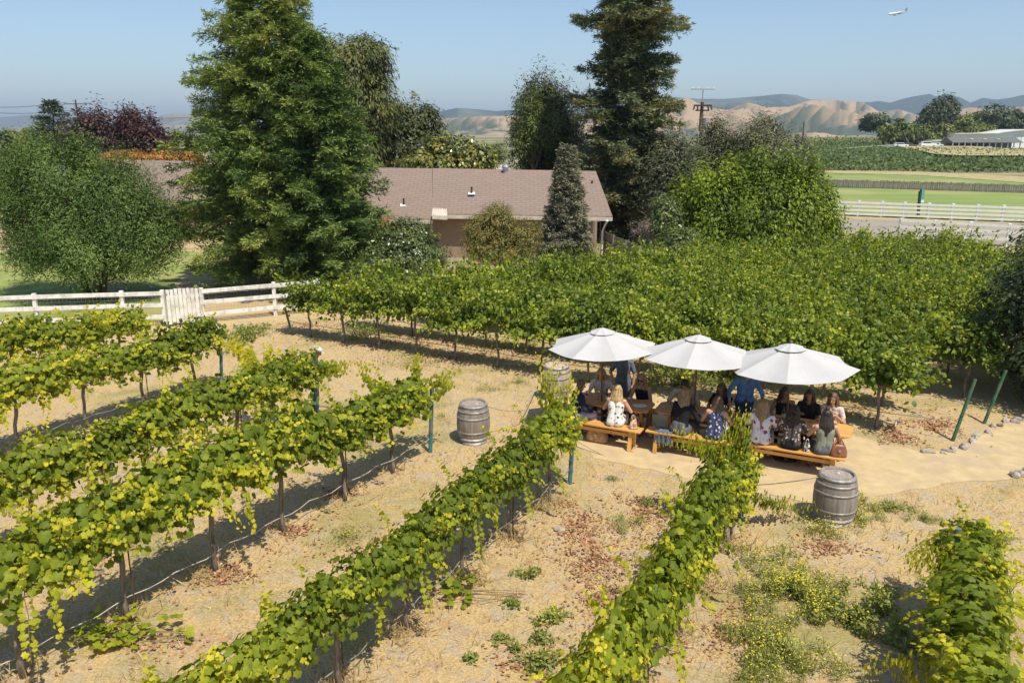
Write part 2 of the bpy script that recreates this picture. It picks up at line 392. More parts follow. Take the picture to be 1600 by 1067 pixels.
def W(px, py, Y): v = PY(px, py, Y); return (v.x, v.y, v.z)
eC = ends['C'][0]
vC = find('first grapevine from the post in the row pointing')
arching(vC, [[W(1160,730,eC.y-.3), W(1120,700,eC.y-.2), W(1085,690,eC.y), W(1050,680,eC.y+.1)], [W(1130,735,eC.y-.5), W(1110,705,eC.y-.4), W(1085,695,eC.y-.4)],
             [W(1160,720,eC.y), W(1165,690,eC.y), W(1160,655,eC.y+.1)], [W(1140,720,eC.y), W(1150,685,eC.y+.1), W(1158,645,eC.y+.1)], [W(1165,770,eC.y-.2), W(1195,785,eC.y-.2), W(1220,790,eC.y-.1), W(1250,797,eC.y)],
             [W(1130,760,eC.y-.4), W(1120,720,eC.y-.3), W(1135,680,eC.y-.2)],
             [W(1130,790,eC.y-.3), W(1140,750,eC.y-.2), W(1160,710,eC.y-.1)], [W(1165,800,eC.y-.3), W(1160,750,eC.y), W(1168,700,eC.y)]], .24, rep=8, size=.13)
eF = ends['F'][0]; vE = find('second grapevine from the post in the row ending beside')
eE = ends['E'][0]
arching(vE, [[W(400,610,eE.y-.6), W(395,570,eE.y-.3), W(375,545,eE.y-.2), W(348,528,eE.y)], [W(405,600,eE.y-.5), W(392,560,eE.y-.3), W(372,540,eE.y-.2)], [W(430,590,eE.y), W(420,560,eE.y), W(423,538,eE.y)], [W(440,590,eE.y), W(448,565,eE.y), W(455,545,eE.y)]])
vE1 = find('first grapevine from the post in the row ending beside')
arching(vE1, [[W(490,590,eE.y), W(510,572,eE.y+.1), W(530,570,eE.y+.1), W(548,573,eE.y+.2)], [W(495,585,eE.y), W(520,580,eE.y+.1), W(540,582,eE.y+.1)]], .45)
eA = ends['A'][0]; vA1 = find('first grapevine from the post in the row ending left')
arching(vA1, [[W(655,620,eA.y), W(675,600,eA.y+.1), W(695,592,eA.y+.1), W(707,580,eA.y+.2)], [W(645,620,eA.y), W(648,590,eA.y), W(645,560,eA.y)], [W(660,640,eA.y), W(655,600,eA.y), W(652,570,eA.y)], [W(600,620,eA.y-.5), W(575,598,eA.y-.3), W(556,580,eA.y-.2)], [W(680,620,eA.y), W(695,605,eA.y), W(706,595,eA.y)]], .4)
vG = find('first grapevine from the post in the row nearest'); vG2 = find('second grapevine from the post in the row nearest')
arching(vG2, [[W(150,545,21), W(152,515,21), W(150,485,21.1)], [W(120,545,21), W(110,515,21), W(105,490,21)], [W(135,540,21), W(160,510,21), W(168,490,21.2)], [W(60,540,20.5), W(55,520,20.5), W(50,497,20.5)]], .5)
eB = ends['B'][0]; vB1 = find('first grapevine from the post in the row ending before')
arching(vB1, [[W(862,650,eB.y), W(850,610,eB.y+.1), W(852,570,eB.y+.2)], [W(880,650,eB.y+.1), W(890,620,eB.y+.1), W(884,598,eB.y+.2)], [W(870,660,eB.y+.1), W(868,630,eB.y+.1), W(862,600,eB.y+.2)]], .45)
eD = ends['D'][0]; vD1 = find('first grapevine from the post in the short')
arching(vD1, [[W(1530,900,eD.y-.2), W(1480,880,eD.y-.3), W(1440,870,eD.y-.3), W(1410,858,eD.y-.3)], [W(1520,910,eD.y-.3), W(1470,895,eD.y-.4), W(1425,890,eD.y-.4)], [W(1540,900,eD.y-.2), W(1575,905,eD.y), W(1600,895,eD.y+.1)]], .5)
vD2 = find('second grapevine from the post in the short')
arching(vD2, [[W(1520,1000,8.3), W(1470,1030,8.1), W(1420,1040,8.0), W(1362,1045,8.0)], [W(1540,1020,8.2), W(1480,1050,8.0), W(1430,1060,7.9)]], .5)
# ---------------------------------------------------------------- the tall block behind the tables
TD = (at(1490, 688)-at(455, 521)); TD.z = 0; TLEN = TD.length; TD.normalize(); TN = Vector((-TD.y, TD.x, 0)); TANG = math.atan2(TD.y, TD.x)
T0 = at(455, 521)
bnd = [at(430,452,1.9), at(600,425,1.9), at(750,412,1.9), at(940,400,1.9), at(1060,386,1.9), at(1300,368,1.9), at(1440,372,1.9), at(1640,392,1.9)]
rowname = ['front row', 'second row', 'third row', 'fourth row', 'fifth row', 'sixth row', 'seventh row', 'eighth row', 'ninth row', 'tenth row', 'eleventh row', 'twelfth row', 'thirteenth row']
def bound_y(x):
    for a, b in zip(bnd, bnd[1:]):
        if a.x <= x <= b.x: return a.y+(b.y-a.y)*(x-a.x)/(b.x-a.x)
    return -1
tall_post = []
for k in range(13):
    o = T0 + TN*(1.72*k); n = 0; s = .85 if k < 2 else -1+(k*.37) % .8; cnt = 0
    smax = TLEN+.1+k*.45
    while s < smax-.9 + (4 if k > 1 else 0):
        p = o+TD*s; s += 1.42
        by = bound_y(p.x)
        if k > 1 and (by < 0 or p.y > by): continue
        if k <= 1 and p.y > 26.9: continue
        if p.x > 23.5: break
        if (p-Vector((13.7,18.8,0))).length < 2.1: continue
        cnt += 1
        v = put_vine(p, TANG+random.choice((0, math.pi))+random.gauss(0, .04), 'tall grapevine, %s from the left in the block behind the tables, %s' % (ORD[cnt], rowname[k]), 'tall grapevines behind the tables', 1.02, tprotos)
    if k < 2:
        h = MB(); h.tube([o+TD*(TLEN*t/30)+Vector((0, 0, .42-.03*abs(math.sin(t*1.3)))) for t in range(31)], .009, 5)
        tag(h.build('drip_hose', M_HOSE), 'irrigation hose strung low along the tall %s behind the tables' % rowname[k], 'hose', 'hoses of the tall block')
for base, top, lb in ((at(1488,688), PY(1524,592,at(1488,688).y+.05), 'leaning green end post at the right of the tall front row'), (at(1537,661), PY(1572,578,at(1537,661).y+.05), 'leaning green end post right behind the first leaning green post'),
                      (at(457,523), PY(445,480,at(457,523).y), 'short green end post by the white fence end at left of tall row'), (at(551,510), PY(549,492,at(551,510).y), 'green post behind the tall front row near its left end')):
    mb = MB(); mb.tube([base+Vector((0,0,-.05)), top], .037, 12); d = (top-base)
    for t in (.4, .7): q = base+d*t; mb.tube([q-d.normalized()*.01, q+d.normalized()*.01], .041, 12)
    tag(mb.build('end_post', M_GREENP), lb, 'post', 'end posts of the tall block')
# ================================================================ trees
def lm(name, stops, **k): return leafmat(name, stops, **k)
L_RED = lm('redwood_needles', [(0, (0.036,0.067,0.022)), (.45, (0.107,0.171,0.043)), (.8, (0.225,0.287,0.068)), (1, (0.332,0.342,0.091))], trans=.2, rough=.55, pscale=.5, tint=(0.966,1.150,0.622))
L_RED2 = lm('old_redwood_needles', [(0, (0.034,0.059,0.034)), (.45, (0.098,0.134,0.067)), (.8, (0.207,0.220,0.104)), (1, (0.317,0.268,0.122))], trans=.15, rough=.6, pscale=.4)
L_SPRUCE = lm('blue_spruce_needles', [(0, (.11,.11,.08)), (.5, (.22,.215,.15)), (1, (.36,.33,.22))], trans=.12, rough=.6)
L_EUC = lm('eucalyptus_leaves', [(0, (0.035,0.056,0.017)), (.5, (0.101,0.123,0.034)), (1, (0.254,0.231,0.061))], trans=.2, pscale=.3)
L_OAK = lm('oak_leaves', [(0, (0.026,0.037,0.012)), (.5, (0.066,0.081,0.024)), (1, (0.140,0.148,0.043))], trans=.18, pscale=.4)
L_MAG = lm('magnolia_leaves', [(0, (0.048,0.068,0.015)), (.5, (0.136,0.162,0.030)), (1, (0.416,0.351,0.080))], trans=.2, rough=.3, spec=.6)
L_OLIVE = lm('olive_leaves', [(0, (0.032,0.065,0.013)), (.5, (0.090,0.155,0.029)), (1, (0.194,0.261,0.059))], trans=.25, rough=.5, pscale=.35)
L_BRIGHT = lm('bright_leaves', [(0, (0.037,0.061,0.009)), (.5, (0.122,0.183,0.017)), (1, (0.305,0.378,0.037))], trans=.34, rough=.45, spec=.25, pscale=.3, tint=(1.464,1.342,0.610))
L_PEPPER = lm('feathery_leaves', [(0, (.042,.048,.028)), (.5, (.105,.115,.06)), (1, (.20,.195,.11))], trans=.2, pscale=.3)
L_PLUM = lm('plum_leaves', [(0, (.028,.012,.016)), (.5, (.065,.028,.028)), (1, (.14,.07,.045))], trans=.2, pscale=.25, tint=(1.3,.7,.6))
L_GREEN = lm('far_green_leaves', [(0, (0.048,0.074,0.020)), (.5, (0.136,0.169,0.035)), (1, (0.272,0.270,0.060))], trans=.2, pscale=.15)
L_DARK = lm('dark_far_leaves', [(0, (0.022,0.038,0.016)), (.5, (0.056,0.078,0.028)), (1, (0.112,0.121,0.040))], trans=.12, pscale=.15)
L_ORANGE = lm('orange_blossom', [(0, (.16,.14,.03)), (.4, (.42,.20,.04)), (1, (.62,.30,.08))], trans=.3, tint=(1.2,1,.7))
L_BUSH = lm('camellia_leaves', [(0, (0.035,0.062,0.017)), (.5, (0.107,0.145,0.037)), (1, (0.254,0.248,0.061))], trans=.2, rough=.35, spec=.6)
L_TWIG = lm('thin_bush_leaves', [(0, (0.078,0.083,0.024)), (.5, (0.195,0.189,0.049)), (1, (0.390,0.264,0.073))], trans=.25)
M_TRUNK = pmat('bark', (.16,.12,.085), (.07,.05,.04), scale=6, rough=.95, bmp=.8, bd=.03, sx=(1,1,.2))
M_REDBARK = pmat('redwood_bark', (.17,.10,.07), (.08,.05,.035), scale=5, rough=.95, bmp=.8, bd=.04, sx=(1,1,.12))
M_GREYBARK = pmat('grey_twigs', (.34,.29,.24), (.18,.14,.11), scale=8, rough=.9)
M_FLOWER = pmat('white_petals', (.80,.76,.64), (.70,.66,.5), scale=10, rough=.6, bmp=0)
M_FRUIT = pmat('red_fruit', (.42,.10,.05), (.5,.22,.08), scale=10, rough=.5, bmp=0)

def blob(px, py, rx, ry, Y, ratio=1.0):
    """an ellipsoid of leaves that spans rx, ry photo pixels at the depth Y"""
    c = PY(px, py, Y); k = (Y*CP+(CAM_H-c.z)*SP)/F
    return (c.x, c.y, c.z, rx*k, rx*k*ratio, ry*k)
def broadleaf(name, label, cat, base, blobs, nleaf, size, mat, trunk_r=.15, clump=.5, tmpl=OVAL, group=None, bark=None, up=.7, limbs=9, droop=.3, shell=.55, trunks=1, per=34, spread=1.0, spiky=0, tip=0):
    random.seed(hash(label) % 1000 if False else len(label)*7+nleaf % 97); 
    root = empty(name, base, 0, label, cat, group)
    B = np.array(blobs, float); B[:, :2] -= np.array(base)[:2]; bz = base[2]; B[:, 2] -= bz
    vol = B[:, 3]*B[:, 4]*B[:, 5]; pw = vol**.67; pw /= pw.sum()
    nc = max(8, nleaf//per); idx = rng.choice(len(B), nc, p=pw); u = unit(nc)
    r = (shell+(1.02-shell)*rng.random(nc)**.6)[:, None]*np.where(rng.random(nc) < .25, rng.random(nc)*.7, 1)[:, None]
    cc = B[idx, :3]+u*r*B[idx, 3:6]
    if spiky: cc[:, 2] += np.abs(rng.normal(0, spiky, nc))*(u[:, 2] > .1)
    cc[:, 2] = np.maximum(cc[:, 2], .15)
    n = nc*per; ci = np.repeat(np.arange(nc), per)
    off = unit(n)*(rng.random(n)**.5)[:, None]*clump; off[:, 2] *= .65
    if spiky: off[:, 2] *= 2.2
    C = cc[ci]+off*(.6+.8*rng.random(nc))[ci][:, None]
    C[:, 2] = np.maximum(C[:, 2], .03)
    outw = u[ci]*.8+norm(off)*.6
    Nn = outw+np.array([0, 0, up])+rng.normal(0, .45, (n, 3))
    T = outw+np.array([0, 0, -droop])+rng.normal(0, .5, (n, 3))
    if tip: T = T*.4+np.array([0, 0, tip])
    age = np.clip(.48+rng.normal(0, .16, nc)[ci]+rng.normal(0, .14, n), 0, 1)
    S = size*(.65+.7*rng.random(n))
    scatter('crown', C, Nn, T, S, tmpl, age, mat, root)
    mb = MB(); cz = float((B[:, 2]).mean()); cx, cy = float((B[:, 0]*pw).sum()), float((B[:, 1]*pw).sum())
    for t in range(trunks):
        a = t*2.4+.5; sx, sy = (math.cos(a)*.25, math.sin(a)*.12) if trunks > 1 else (0, 0)
        top = Vector((cx*.6+sx*4, cy*.6+sy*4, cz*.75)); o = Vector((sx, sy, -.1)); mid = (o+top)/2+Vector((random.gauss(0, .1), random.gauss(0, .1), 0))*trunk_r*3
        mb.tube([o, o.lerp(mid, .5), mid, mid.lerp(top, .5), top], [trunk_r*1.25, trunk_r, trunk_r*.9, trunk_r*.75, trunk_r*.5], 9)
        sel = rng.choice(nc, min(limbs, nc), replace=False)
        for j in sel:
            e = Vector(cc[j]); s = o.lerp(top, random.uniform(.45, .95)); m = s.lerp(e, .5)+Vector((0, 0, .12*(e-s).length))
            mb.tube([s, s.lerp(m, .6), m, m.lerp(e, .6), e], [trunk_r*.5, trunk_r*.38, trunk_r*.28, trunk_r*.16, trunk_r*.06], 6)
    mb.build('trunk', bark or M_TRUNK, root, smooth=True)
    return root
def conifer(name, label, cat, base, H, prof, nb, mat, trunk_r=.3, rise=.25, droop=.35, spray=.5, qs=.16, z0=.05, rag=.38, tier=0, bark=None, group=None, dens=1.0, nq=8, gaps=0, xasym=None, flat=.25):
    root = empty(name, base, 0, label, cat, group)
    zs = np.array([p[0] for p in prof]); rs = np.array([p[1] for p in prof])
    P, D, Ls, Ag = [], [], [], []; mb = MB()
    mb.tube([(0.04*math.sin(i), .04*math.cos(i*2), H*i/8-.1) for i in range(9)], [trunk_r*(1.05-i/8) if i < 8 else .02 for i in range(9)], 10)
    for b in range(nb):
        zf = z0+(1-z0)*((b+.5*rng.random())/nb)
        if gaps and math.sin(zf*H*gaps) < -.45: continue
        L = np.interp(zf, zs, rs)*(1.1-rag*rng.random()-(.35 if rag > .5 and rng.random() < .25 else 0))
        if tier: L *= .80+.30*math.sin(zf*H*tier)+(.15 if zf < .42 else 0)
        az = b*2.39996+rng.normal(0, .3); d = np.array([math.cos(az), math.sin(az), 0])
        if xasym: L *= 1+xasym*d[0]
        el = rise+rng.normal(0, .08); ba = .42+rng.normal(0, .14)
        n = max(4, int(L*7*dens)); pts = []
        for i in range(n+1):
            s = i/n; pts.append(np.array([0, 0, zf*H])+d*L*s+np.array([0, 0, L*(el*s-droop*s*s+.12*s**4)]))
        if b % 2 == 0 and L > .6: mb.tube([Vector(p) for p in pts[::max(1, n//4)]], [.022*L**.5+.008, .012, .01, .008, .005, .004, .004, .004][:len(pts[::max(1, n//4)])], 5)
        side = np.array([-d[1], d[0], 0])
        for i in range(1, n+1):
            s = i/n
            if s < .18: continue
            bl = spray*(.35+.65*math.sin(math.pi*min(1, s*.85+.12)))*(.7+.5*rng.random())
            for sg in (-1, 1, 0.15):
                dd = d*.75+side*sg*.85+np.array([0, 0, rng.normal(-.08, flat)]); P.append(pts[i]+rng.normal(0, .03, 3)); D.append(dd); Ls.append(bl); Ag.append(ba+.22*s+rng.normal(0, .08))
    P = np.array(P); D = norm(np.array(D)); Ls = np.array(Ls); Ag = np.array(Ag); n = len(P)
    rep = np.repeat(np.arange(n), nq); t = np.tile(np.linspace(.05, 1, nq), n); sg = np.tile(np.where(np.arange(nq) % 2, 1., -1.), n)
    up = np.array([0, 0, 1.0]); sd_ = norm(np.cross(D, up)+1e-6)
    C = P[rep]+D[rep]*(Ls[rep]*t)[:, None]+np.array([0, 0, -.06])*(t**2)[:, None]
    T = D[rep]*.75+sd_[rep]*sg[:, None]*.8+rng.normal(0, .3, (len(rep), 3))
    Nn = up+rng.normal(0, .5, (len(rep), 3))
    S = qs*(.7+.6*rng.random(len(rep)))
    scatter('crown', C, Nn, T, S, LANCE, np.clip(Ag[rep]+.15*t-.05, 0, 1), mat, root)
    mb.build('trunk', bark or M_REDBARK, root, smooth=True); return root

def ground_under(px, Y): v = PY(px, 400, Y); return (v.x, Y, 0)
# --- big redwoods
conifer('redwood_tree', 'huge dark green redwood behind the white picket gate, its top cut off', 'tree', ground_under(440, 34.5), 14.3,
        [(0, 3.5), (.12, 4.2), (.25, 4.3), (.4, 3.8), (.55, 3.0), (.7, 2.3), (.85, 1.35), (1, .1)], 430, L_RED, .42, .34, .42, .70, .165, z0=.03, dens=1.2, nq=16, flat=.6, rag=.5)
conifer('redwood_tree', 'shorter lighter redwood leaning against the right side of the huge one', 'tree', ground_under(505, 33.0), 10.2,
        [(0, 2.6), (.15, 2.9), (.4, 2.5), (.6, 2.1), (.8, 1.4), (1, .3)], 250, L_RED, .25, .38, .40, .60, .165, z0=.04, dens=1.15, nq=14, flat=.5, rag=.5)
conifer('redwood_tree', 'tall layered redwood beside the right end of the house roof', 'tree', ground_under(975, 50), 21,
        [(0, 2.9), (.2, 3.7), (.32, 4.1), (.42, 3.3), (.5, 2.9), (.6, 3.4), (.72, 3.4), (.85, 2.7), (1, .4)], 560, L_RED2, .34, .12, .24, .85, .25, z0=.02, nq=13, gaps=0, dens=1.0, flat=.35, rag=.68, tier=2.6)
conifer('spruce_tree', 'narrow grey-green spruce standing against the tan house wall', 'tree', ground_under(884, 34.5), 5.9,
        [(0, 1.25), (.25, 1.2), (.5, .9), (.75, .55), (1, .1)], 330, L_SPRUCE, .12, .3, .35, .30, .16, z0=.02, nq=7, dens=1.9, flat=.5)
# --- trees behind the house
broadleaf('eucalyptus_tree', 'tall round-topped tree rising behind the redwoods over the roof', 'tree', ground_under(545, 56), [blob(540,120,62,62,56), blob(575,100,35,42,56), blob(500,120,50,60,57), blob(560,170,60,50,56), blob(535,230,60,60,56)], 60000, .34, L_EUC, .4, .95, LANCE, per=80, droop=1.0, up=.4)
broadleaf('oak_tree', 'dark spreading oak directly behind the left half of the roof', 'tree', ground_under(625, 62), [blob(600,215,55,50,60), blob(650,205,40,42,61), blob(575,190,40,35,61), blob(620,240,70,40,60), blob(668,228,25,30,60)], 44000, .27, L_OAK, .35, .8, OVAL, per=70)
conifer('young_conifer', 'thin spindly conifer tip above the dark oak', 'tree', ground_under(655, 72), 9.9, [(0, 1.2), (.6, .9), (.8, .5), (1, .05)], 60, L_SPRUCE, .08, .3, .3, .4, .2, nq=5, dens=.7)
mg = broadleaf('magnolia_tree', 'glossy magnolia dotted with white flowers behind the roof ridge', 'tree', ground_under(705, 53), [blob(700,235,40,28,52), blob(735,245,35,25,52), blob(670,252,40,18,52), blob(705,262,60,25,52), blob(750,258,22,14,52)], 9000, .30, L_MAG, .2, .6, OVAL, up=.9)
fm = MB()
for i in range(26):
    a = blob(random.uniform(648, 760), random.uniform(225, 262), 1, 1, 51.0+random.random()*.8); c = Vector(a[:3])-mg.location
    for k in range(5):
        an = k*1.256; fm.ell(c+Vector((math.cos(an)*.05, math.sin(an)*.05, .02)), (.06, .06, .035), 6, 4)
fm.build('blossoms', M_FLOWER, mg, True)
broadleaf('willow_tree', 'small round pale green willow far beyond the roof ridge', 'tree', ground_under(772, 150), [blob(772,236,16,14,150), blob(772,246,17,10,150)], 3500, .5, L_GREEN, .3, 1.0, LANCE, droop=1.2)
broadleaf('tall_tree', 'bushy upright tree left of the layered redwood', 'tree', ground_under(852, 58), [blob(850,165,28,35,58), blob(838,190,38,45,58), blob(872,195,35,50,58), blob(848,240,50,45,58), blob(880,250,40,50,58)], 42000, .28, L_OAK, .35, .7, LANCE, per=60, spiky=.5, tip=.6)
broadleaf('sunlit_tree', 'light green tree in front of the bushy upright tree', 'tree', ground_under(832, 55), [blob(830,180,26,32,55), blob(822,215,28,32,55), blob(845,205,28,30,55)], 8000, .22, L_GREEN, .2, .5, LANCE, spiky=.3)
# --- feathery grey-green trees behind the bright one
for i, (px, py, rx, ry, Y, lb) in enumerate(((1048,290,42,70,46,'feathery grey-green tree touching the right side of the layered redwood'), (1115,245,48,50,52,'feathery grey-green tree below the utility pole'), (1185,240,52,42,50,'feathery grey-green tree with a ragged top right of the utility pole'), (1238,262,34,32,54,'low feathery tree at the right end of the feathery group'))):
    broadleaf('pepper_tree', lb, 'tree', ground_under(px, Y), [blob(px,py,rx,ry*.7,Y), blob(px-rx*.4,py+ry*.5,rx*.8,ry*.6,Y), blob(px+rx*.4,py+ry*.4,rx*.8,ry*.6,Y), blob(px+rx*.1,py-ry*.5,rx*.5,ry*.5,Y)], 26000, .24, L_PEPPER, .2, .8, LANCE, 'feathery trees along the road', M_GREYBARK, limbs=16, spiky=.35, shell=.4, tip=.3, per=70)
broadleaf('leafy_tree', 'large bright green rounded tree beside the tall vine block', 'tree', ground_under(1175, 36.5), [blob(1170,330,100,50,36.5), blob(1105,332,52,44,36), blob(1240,335,62,46,36), blob(1165,306,70,34,37), blob(1225,300,42,28,37), blob(1120,312,42,34,36), blob(1170,365,110,38,36), blob(1190,292,30,24,36.5)]+[blob(x, y, r_, h_, 36.5) for x, y, r_, h_ in ((1100,292,16,26),(1145,276,14,24),(1180,268,16,22),(1225,272,14,24),(1262,292,16,24),(1290,322,14,26),(1065,318,14,28),(1298,350,12,20),(1058,350,14,24))]*2, 52000, .17, L_BRIGHT, .22, .55, OVAL, droop=.9, shell=.5, spiky=.4, per=60)
broadleaf('leafy_shrub', 'dark leafy shrub in the shade left of the bright green tree', 'shrub', ground_under(1060, 33.5), [blob(1060,385,40,30,33.5), blob(1085,400,40,25,33), blob(1040,340,25,35,35)], 9000, .15, L_BUSH, .1, .4, OVAL)
broadleaf('dead_bush', 'dry pinkish-brown bush beside the end of the plank fence', 'shrub', ground_under(1010, 36.5), [blob(1008,360,22,20,36.5), blob(1022,375,20,14,36.5)], 2500, .10, lm('dry_leaves', [(0, (.16,.12,.10)), (1, (.42,.34,.30))], trans=.2), .05, .35, LANCE, bark=M_GREYBARK, limbs=20)
# --- in front of the house
broadleaf('garden_bush', 'round camellia bush with small red fruits before the house porch', 'shrub', ground_under(630, 32.5), [blob(628,378,52,36,32.5), blob(655,395,48,32,32), blob(595,385,35,34,32.5), blob(640,362,30,20,33), blob(632,408,62,24,32), blob(600,405,40,24,31.5)], 34000, .12, L_BUSH, .08, .3, OVAL)
broadleaf('thin_bush', 'airy twiggy bush against the tan wall left of the spruce', 'shrub', ground_under(780, 33), [blob(775,350,34,32,33), blob(760,378,40,28,33), blob(810,378,34,28,33), blob(780,335,18,20,33), blob(785,392,52,20,33), blob(745,360,22,30,33), blob(825,370,20,28,33)], 34000, .12, L_TWIG, .05, .28, LANCE, bark=M_GREYBARK, limbs=30, shell=.3)
broadleaf('flowering_shrub', 'orange flowering shrub under the eave of the porch', 'shrub', ground_under(592, 35), [blob(592,352,16,18,35)], 900, .12, L_ORANGE, .04, .25, OVAL)
# --- left
broadleaf('olive_tree', 'wide rounded multi-stem tree on the lawn behind the white fence', 'tree', ground_under(140, 31.5), [blob(130,345,120,85,31.5,.8), blob(60,345,80,70,31.5), blob(200,360,75,75,31.5), blob(110,290,80,48,31.5), blob(180,325,45,42,31.5), blob(40,300,55,50,32), blob(130,388,100,38,31), blob(235,375,38,42,31.5)]+[blob(x, y, r_, h_, 31.5) for x, y, r_, h_ in ((90,258,12,24),(150,256,10,26),(205,282,10,30),(245,312,9,30),(35,266,12,24),(120,250,8,22),(178,268,9,28),(262,345,12,24),(60,250,9,20),(10,280,12,22))]*2, 150000, .135, L_OLIVE, .13, .62, LANCE, trunks=4, limbs=8, spiky=.30, tip=.5, shell=.45, per=230)
broadleaf('plum_tree', 'purple-leaved plum tree, the left one of two far behind the hedge', 'tree', ground_under(145, 92), [blob(140,212,40,30,92), blob(150,195,28,22,92), blob(125,225,30,25,92), blob(165,230,40,22,92)], 11000, .36, L_PLUM, .3, .8, OVAL, 'purple plum trees', spiky=.3)
broadleaf('plum_tree', 'purple-leaved plum tree, the right one of two far behind the hedge', 'tree', ground_under(215, 88), [blob(215,205,30,25,88), blob(200,192,20,18,88), blob(225,222,40,25,88), blob(250,230,25,15,88)], 11000, .36, L_PLUM, .3, .8, OVAL, 'purple plum trees', spiky=.3)
conifer('conifer_tree', 'small dark conifer poking up beside the left plum tree', 'tree', ground_under(113, 105), 10.3, [(0, 3.6), (.5, 3.2), (.8, 1.8), (1, .2)], 90, L_DARK, .3, .2, .2, .8, .5, nq=5, dens=.35)
for i, (px, py, rx, ry, Y, lb) in enumerate(((60,222,38,26,125,'yellow-green tree far at the left edge beyond the hedge'), (20,225,22,22,118,'dull green tree at the far left edge'), (95,228,24,20,120,'mid green tree between the yellow-green one and the plum'), (275,225,30,18,110,'green tree far behind, right of the plum trees'), (2,235,10,30,80,'dark tree cut by the left picture edge'))):
    broadleaf('far_tree', lb, 'tree', ground_under(px, Y), [blob(px,py,rx,ry,Y), blob(px+rx*.4,py+ry*.5,rx*.9,ry*.8,Y), blob(px-rx*.4,py+ry*.6,rx*.8,ry*.7,Y)], 5000, .5, L_DARK if i == 4 else L_GREEN, .3, 1.2, OVAL, 'far trees at the left')
# dark tree at the right edge
broadleaf('dark_shade_tree', 'dense very dark tree at the right picture edge by the leaning posts', 'tree', (13.7, 18.8, 0), [(13.7,18.8,2.4,2.1,2.1,2.3), (13.9,18.9,3.9,1.5,1.5,1.3), (15.6,20.3,2.2,2.2,2.4,2.2), (13.4,18.2,1.2,1.5,1.4,1.2)], 60000, .12, L_DARK, .2, .4, OVAL, shell=.45)
# --- right hill
broadleaf('stone_pine', 'umbrella-shaped pine standing left on the vineyard hill', 'tree', ground_under(1366, 300), [blob(1366,186,19,9,300), blob(1356,196,12,6,300), blob(1374,192,14,8,300)], 3000, 1.1, L_DARK, .8, 1.5, OVAL, limbs=12)
broadleaf('dark_conifer', 'dark pointed tree left of the tall trio above the barn', 'tree', ground_under(1449, 330), [blob(1449,186,11,15,330), blob(1449,175,6,10,330)], 2200, 1.2, L_DARK, .7, 1.6, OVAL)
broadleaf('tall_dark_tree', 'tallest dark tree in the middle above the barn', 'tree', ground_under(1475, 335), [blob(1472,177,15,20,335), blob(1482,172,10,14,335), blob(1465,190,16,14,335)], 3800, 1.3, L_DARK, .8, 2, OVAL, spiky=1.0)
broadleaf('tall_grey_tree', 'thin greyish tree on the right of the tall dark one', 'tree', ground_under(1492, 340), [blob(1492,172,7,14,340), blob(1489,188,7,12,340)], 1300, 1.0, L_OAK, .7, 1.8, OVAL, limbs=14)
broadleaf('round_dark_tree', 'broad rounded dark tree behind the white barn roof', 'tree', ground_under(1555, 320), [blob(1555,184,36,17,320), blob(1530,190,20,14,320), blob(1580,190,22,16,320)], 6500, 1.3, L_DARK, .9, 2.2, OVAL)
broadleaf('round_dark_tree', 'dark tree cut by the right picture edge above the barn', 'tree', ground_under(1602, 325), [blob(1602,192,12,14,325)], 1500, 1.3, L_DARK, .9, 2.2, OVAL)
for i, (px, py, rx, ry) in enumerate(((1385,203,12,9),(1402,198,12,12),(1420,200,12,13),(1436,205,10,9),(1400,212,14,9),(1425,214,14,9),(1452,208,14,11),(1470,205,14,10),(1488,208,12,9),(1508,190,13,11),(1512,202,14,8),(1530,200,14,8),(1546,203,9,6),(1440,219,12,6),(1466,217,11,6))):
    broadleaf('hill_tree', '%s light green bushy tree counted from the left on the vineyard hill' % ORD[i+1], 'tree', ground_under(px, 285+i*2), [blob(px,py,rx,ry,285+i*2), blob(px+2,py+ry*.6,rx,ry*.8,285+i*2)], 1300, 1.1, L_GREEN, .6, 1.5, OVAL, 'bushy trees on the vineyard hill')
# ================================================================ ground and far setting
def sheet(name, pts, z, mat, kind='structure', label=None, wob=0, sub=0):
    """flat outline from photo pixels laid on the ground at height z"""
    P = [at(x, y, z if z > 1 else 0) for x, y in pts]
    if sub:
        Q = []
        for a, b in zip(P, P[1:]+P[:1]):
            n = max(1, int((b-a).length/sub))
            for i in range(n): q = a.lerp(b, i/n); Q.append(q+Vector((random.gauss(0, wob), random.gauss(0, wob), 0)))
        P = Q
    bm = bmesh.new(); vs = [bm.verts.new((p.x, p.y, z)) for p in P]; f = bm.faces.new(vs)
    if f.normal.z < 0 or f.calc_area() and (f.normal_update() or f.normal.z < 0): bmesh.ops.reverse_faces(bm, faces=[f])
    bmesh.ops.triangulate(bm, faces=bm.faces[:])
    me = bpy.data.meshes.new(name); bm.to_mesh(me); bm.free()
    o = link(name, me, mat); tag(o, label, None, None, kind); return o
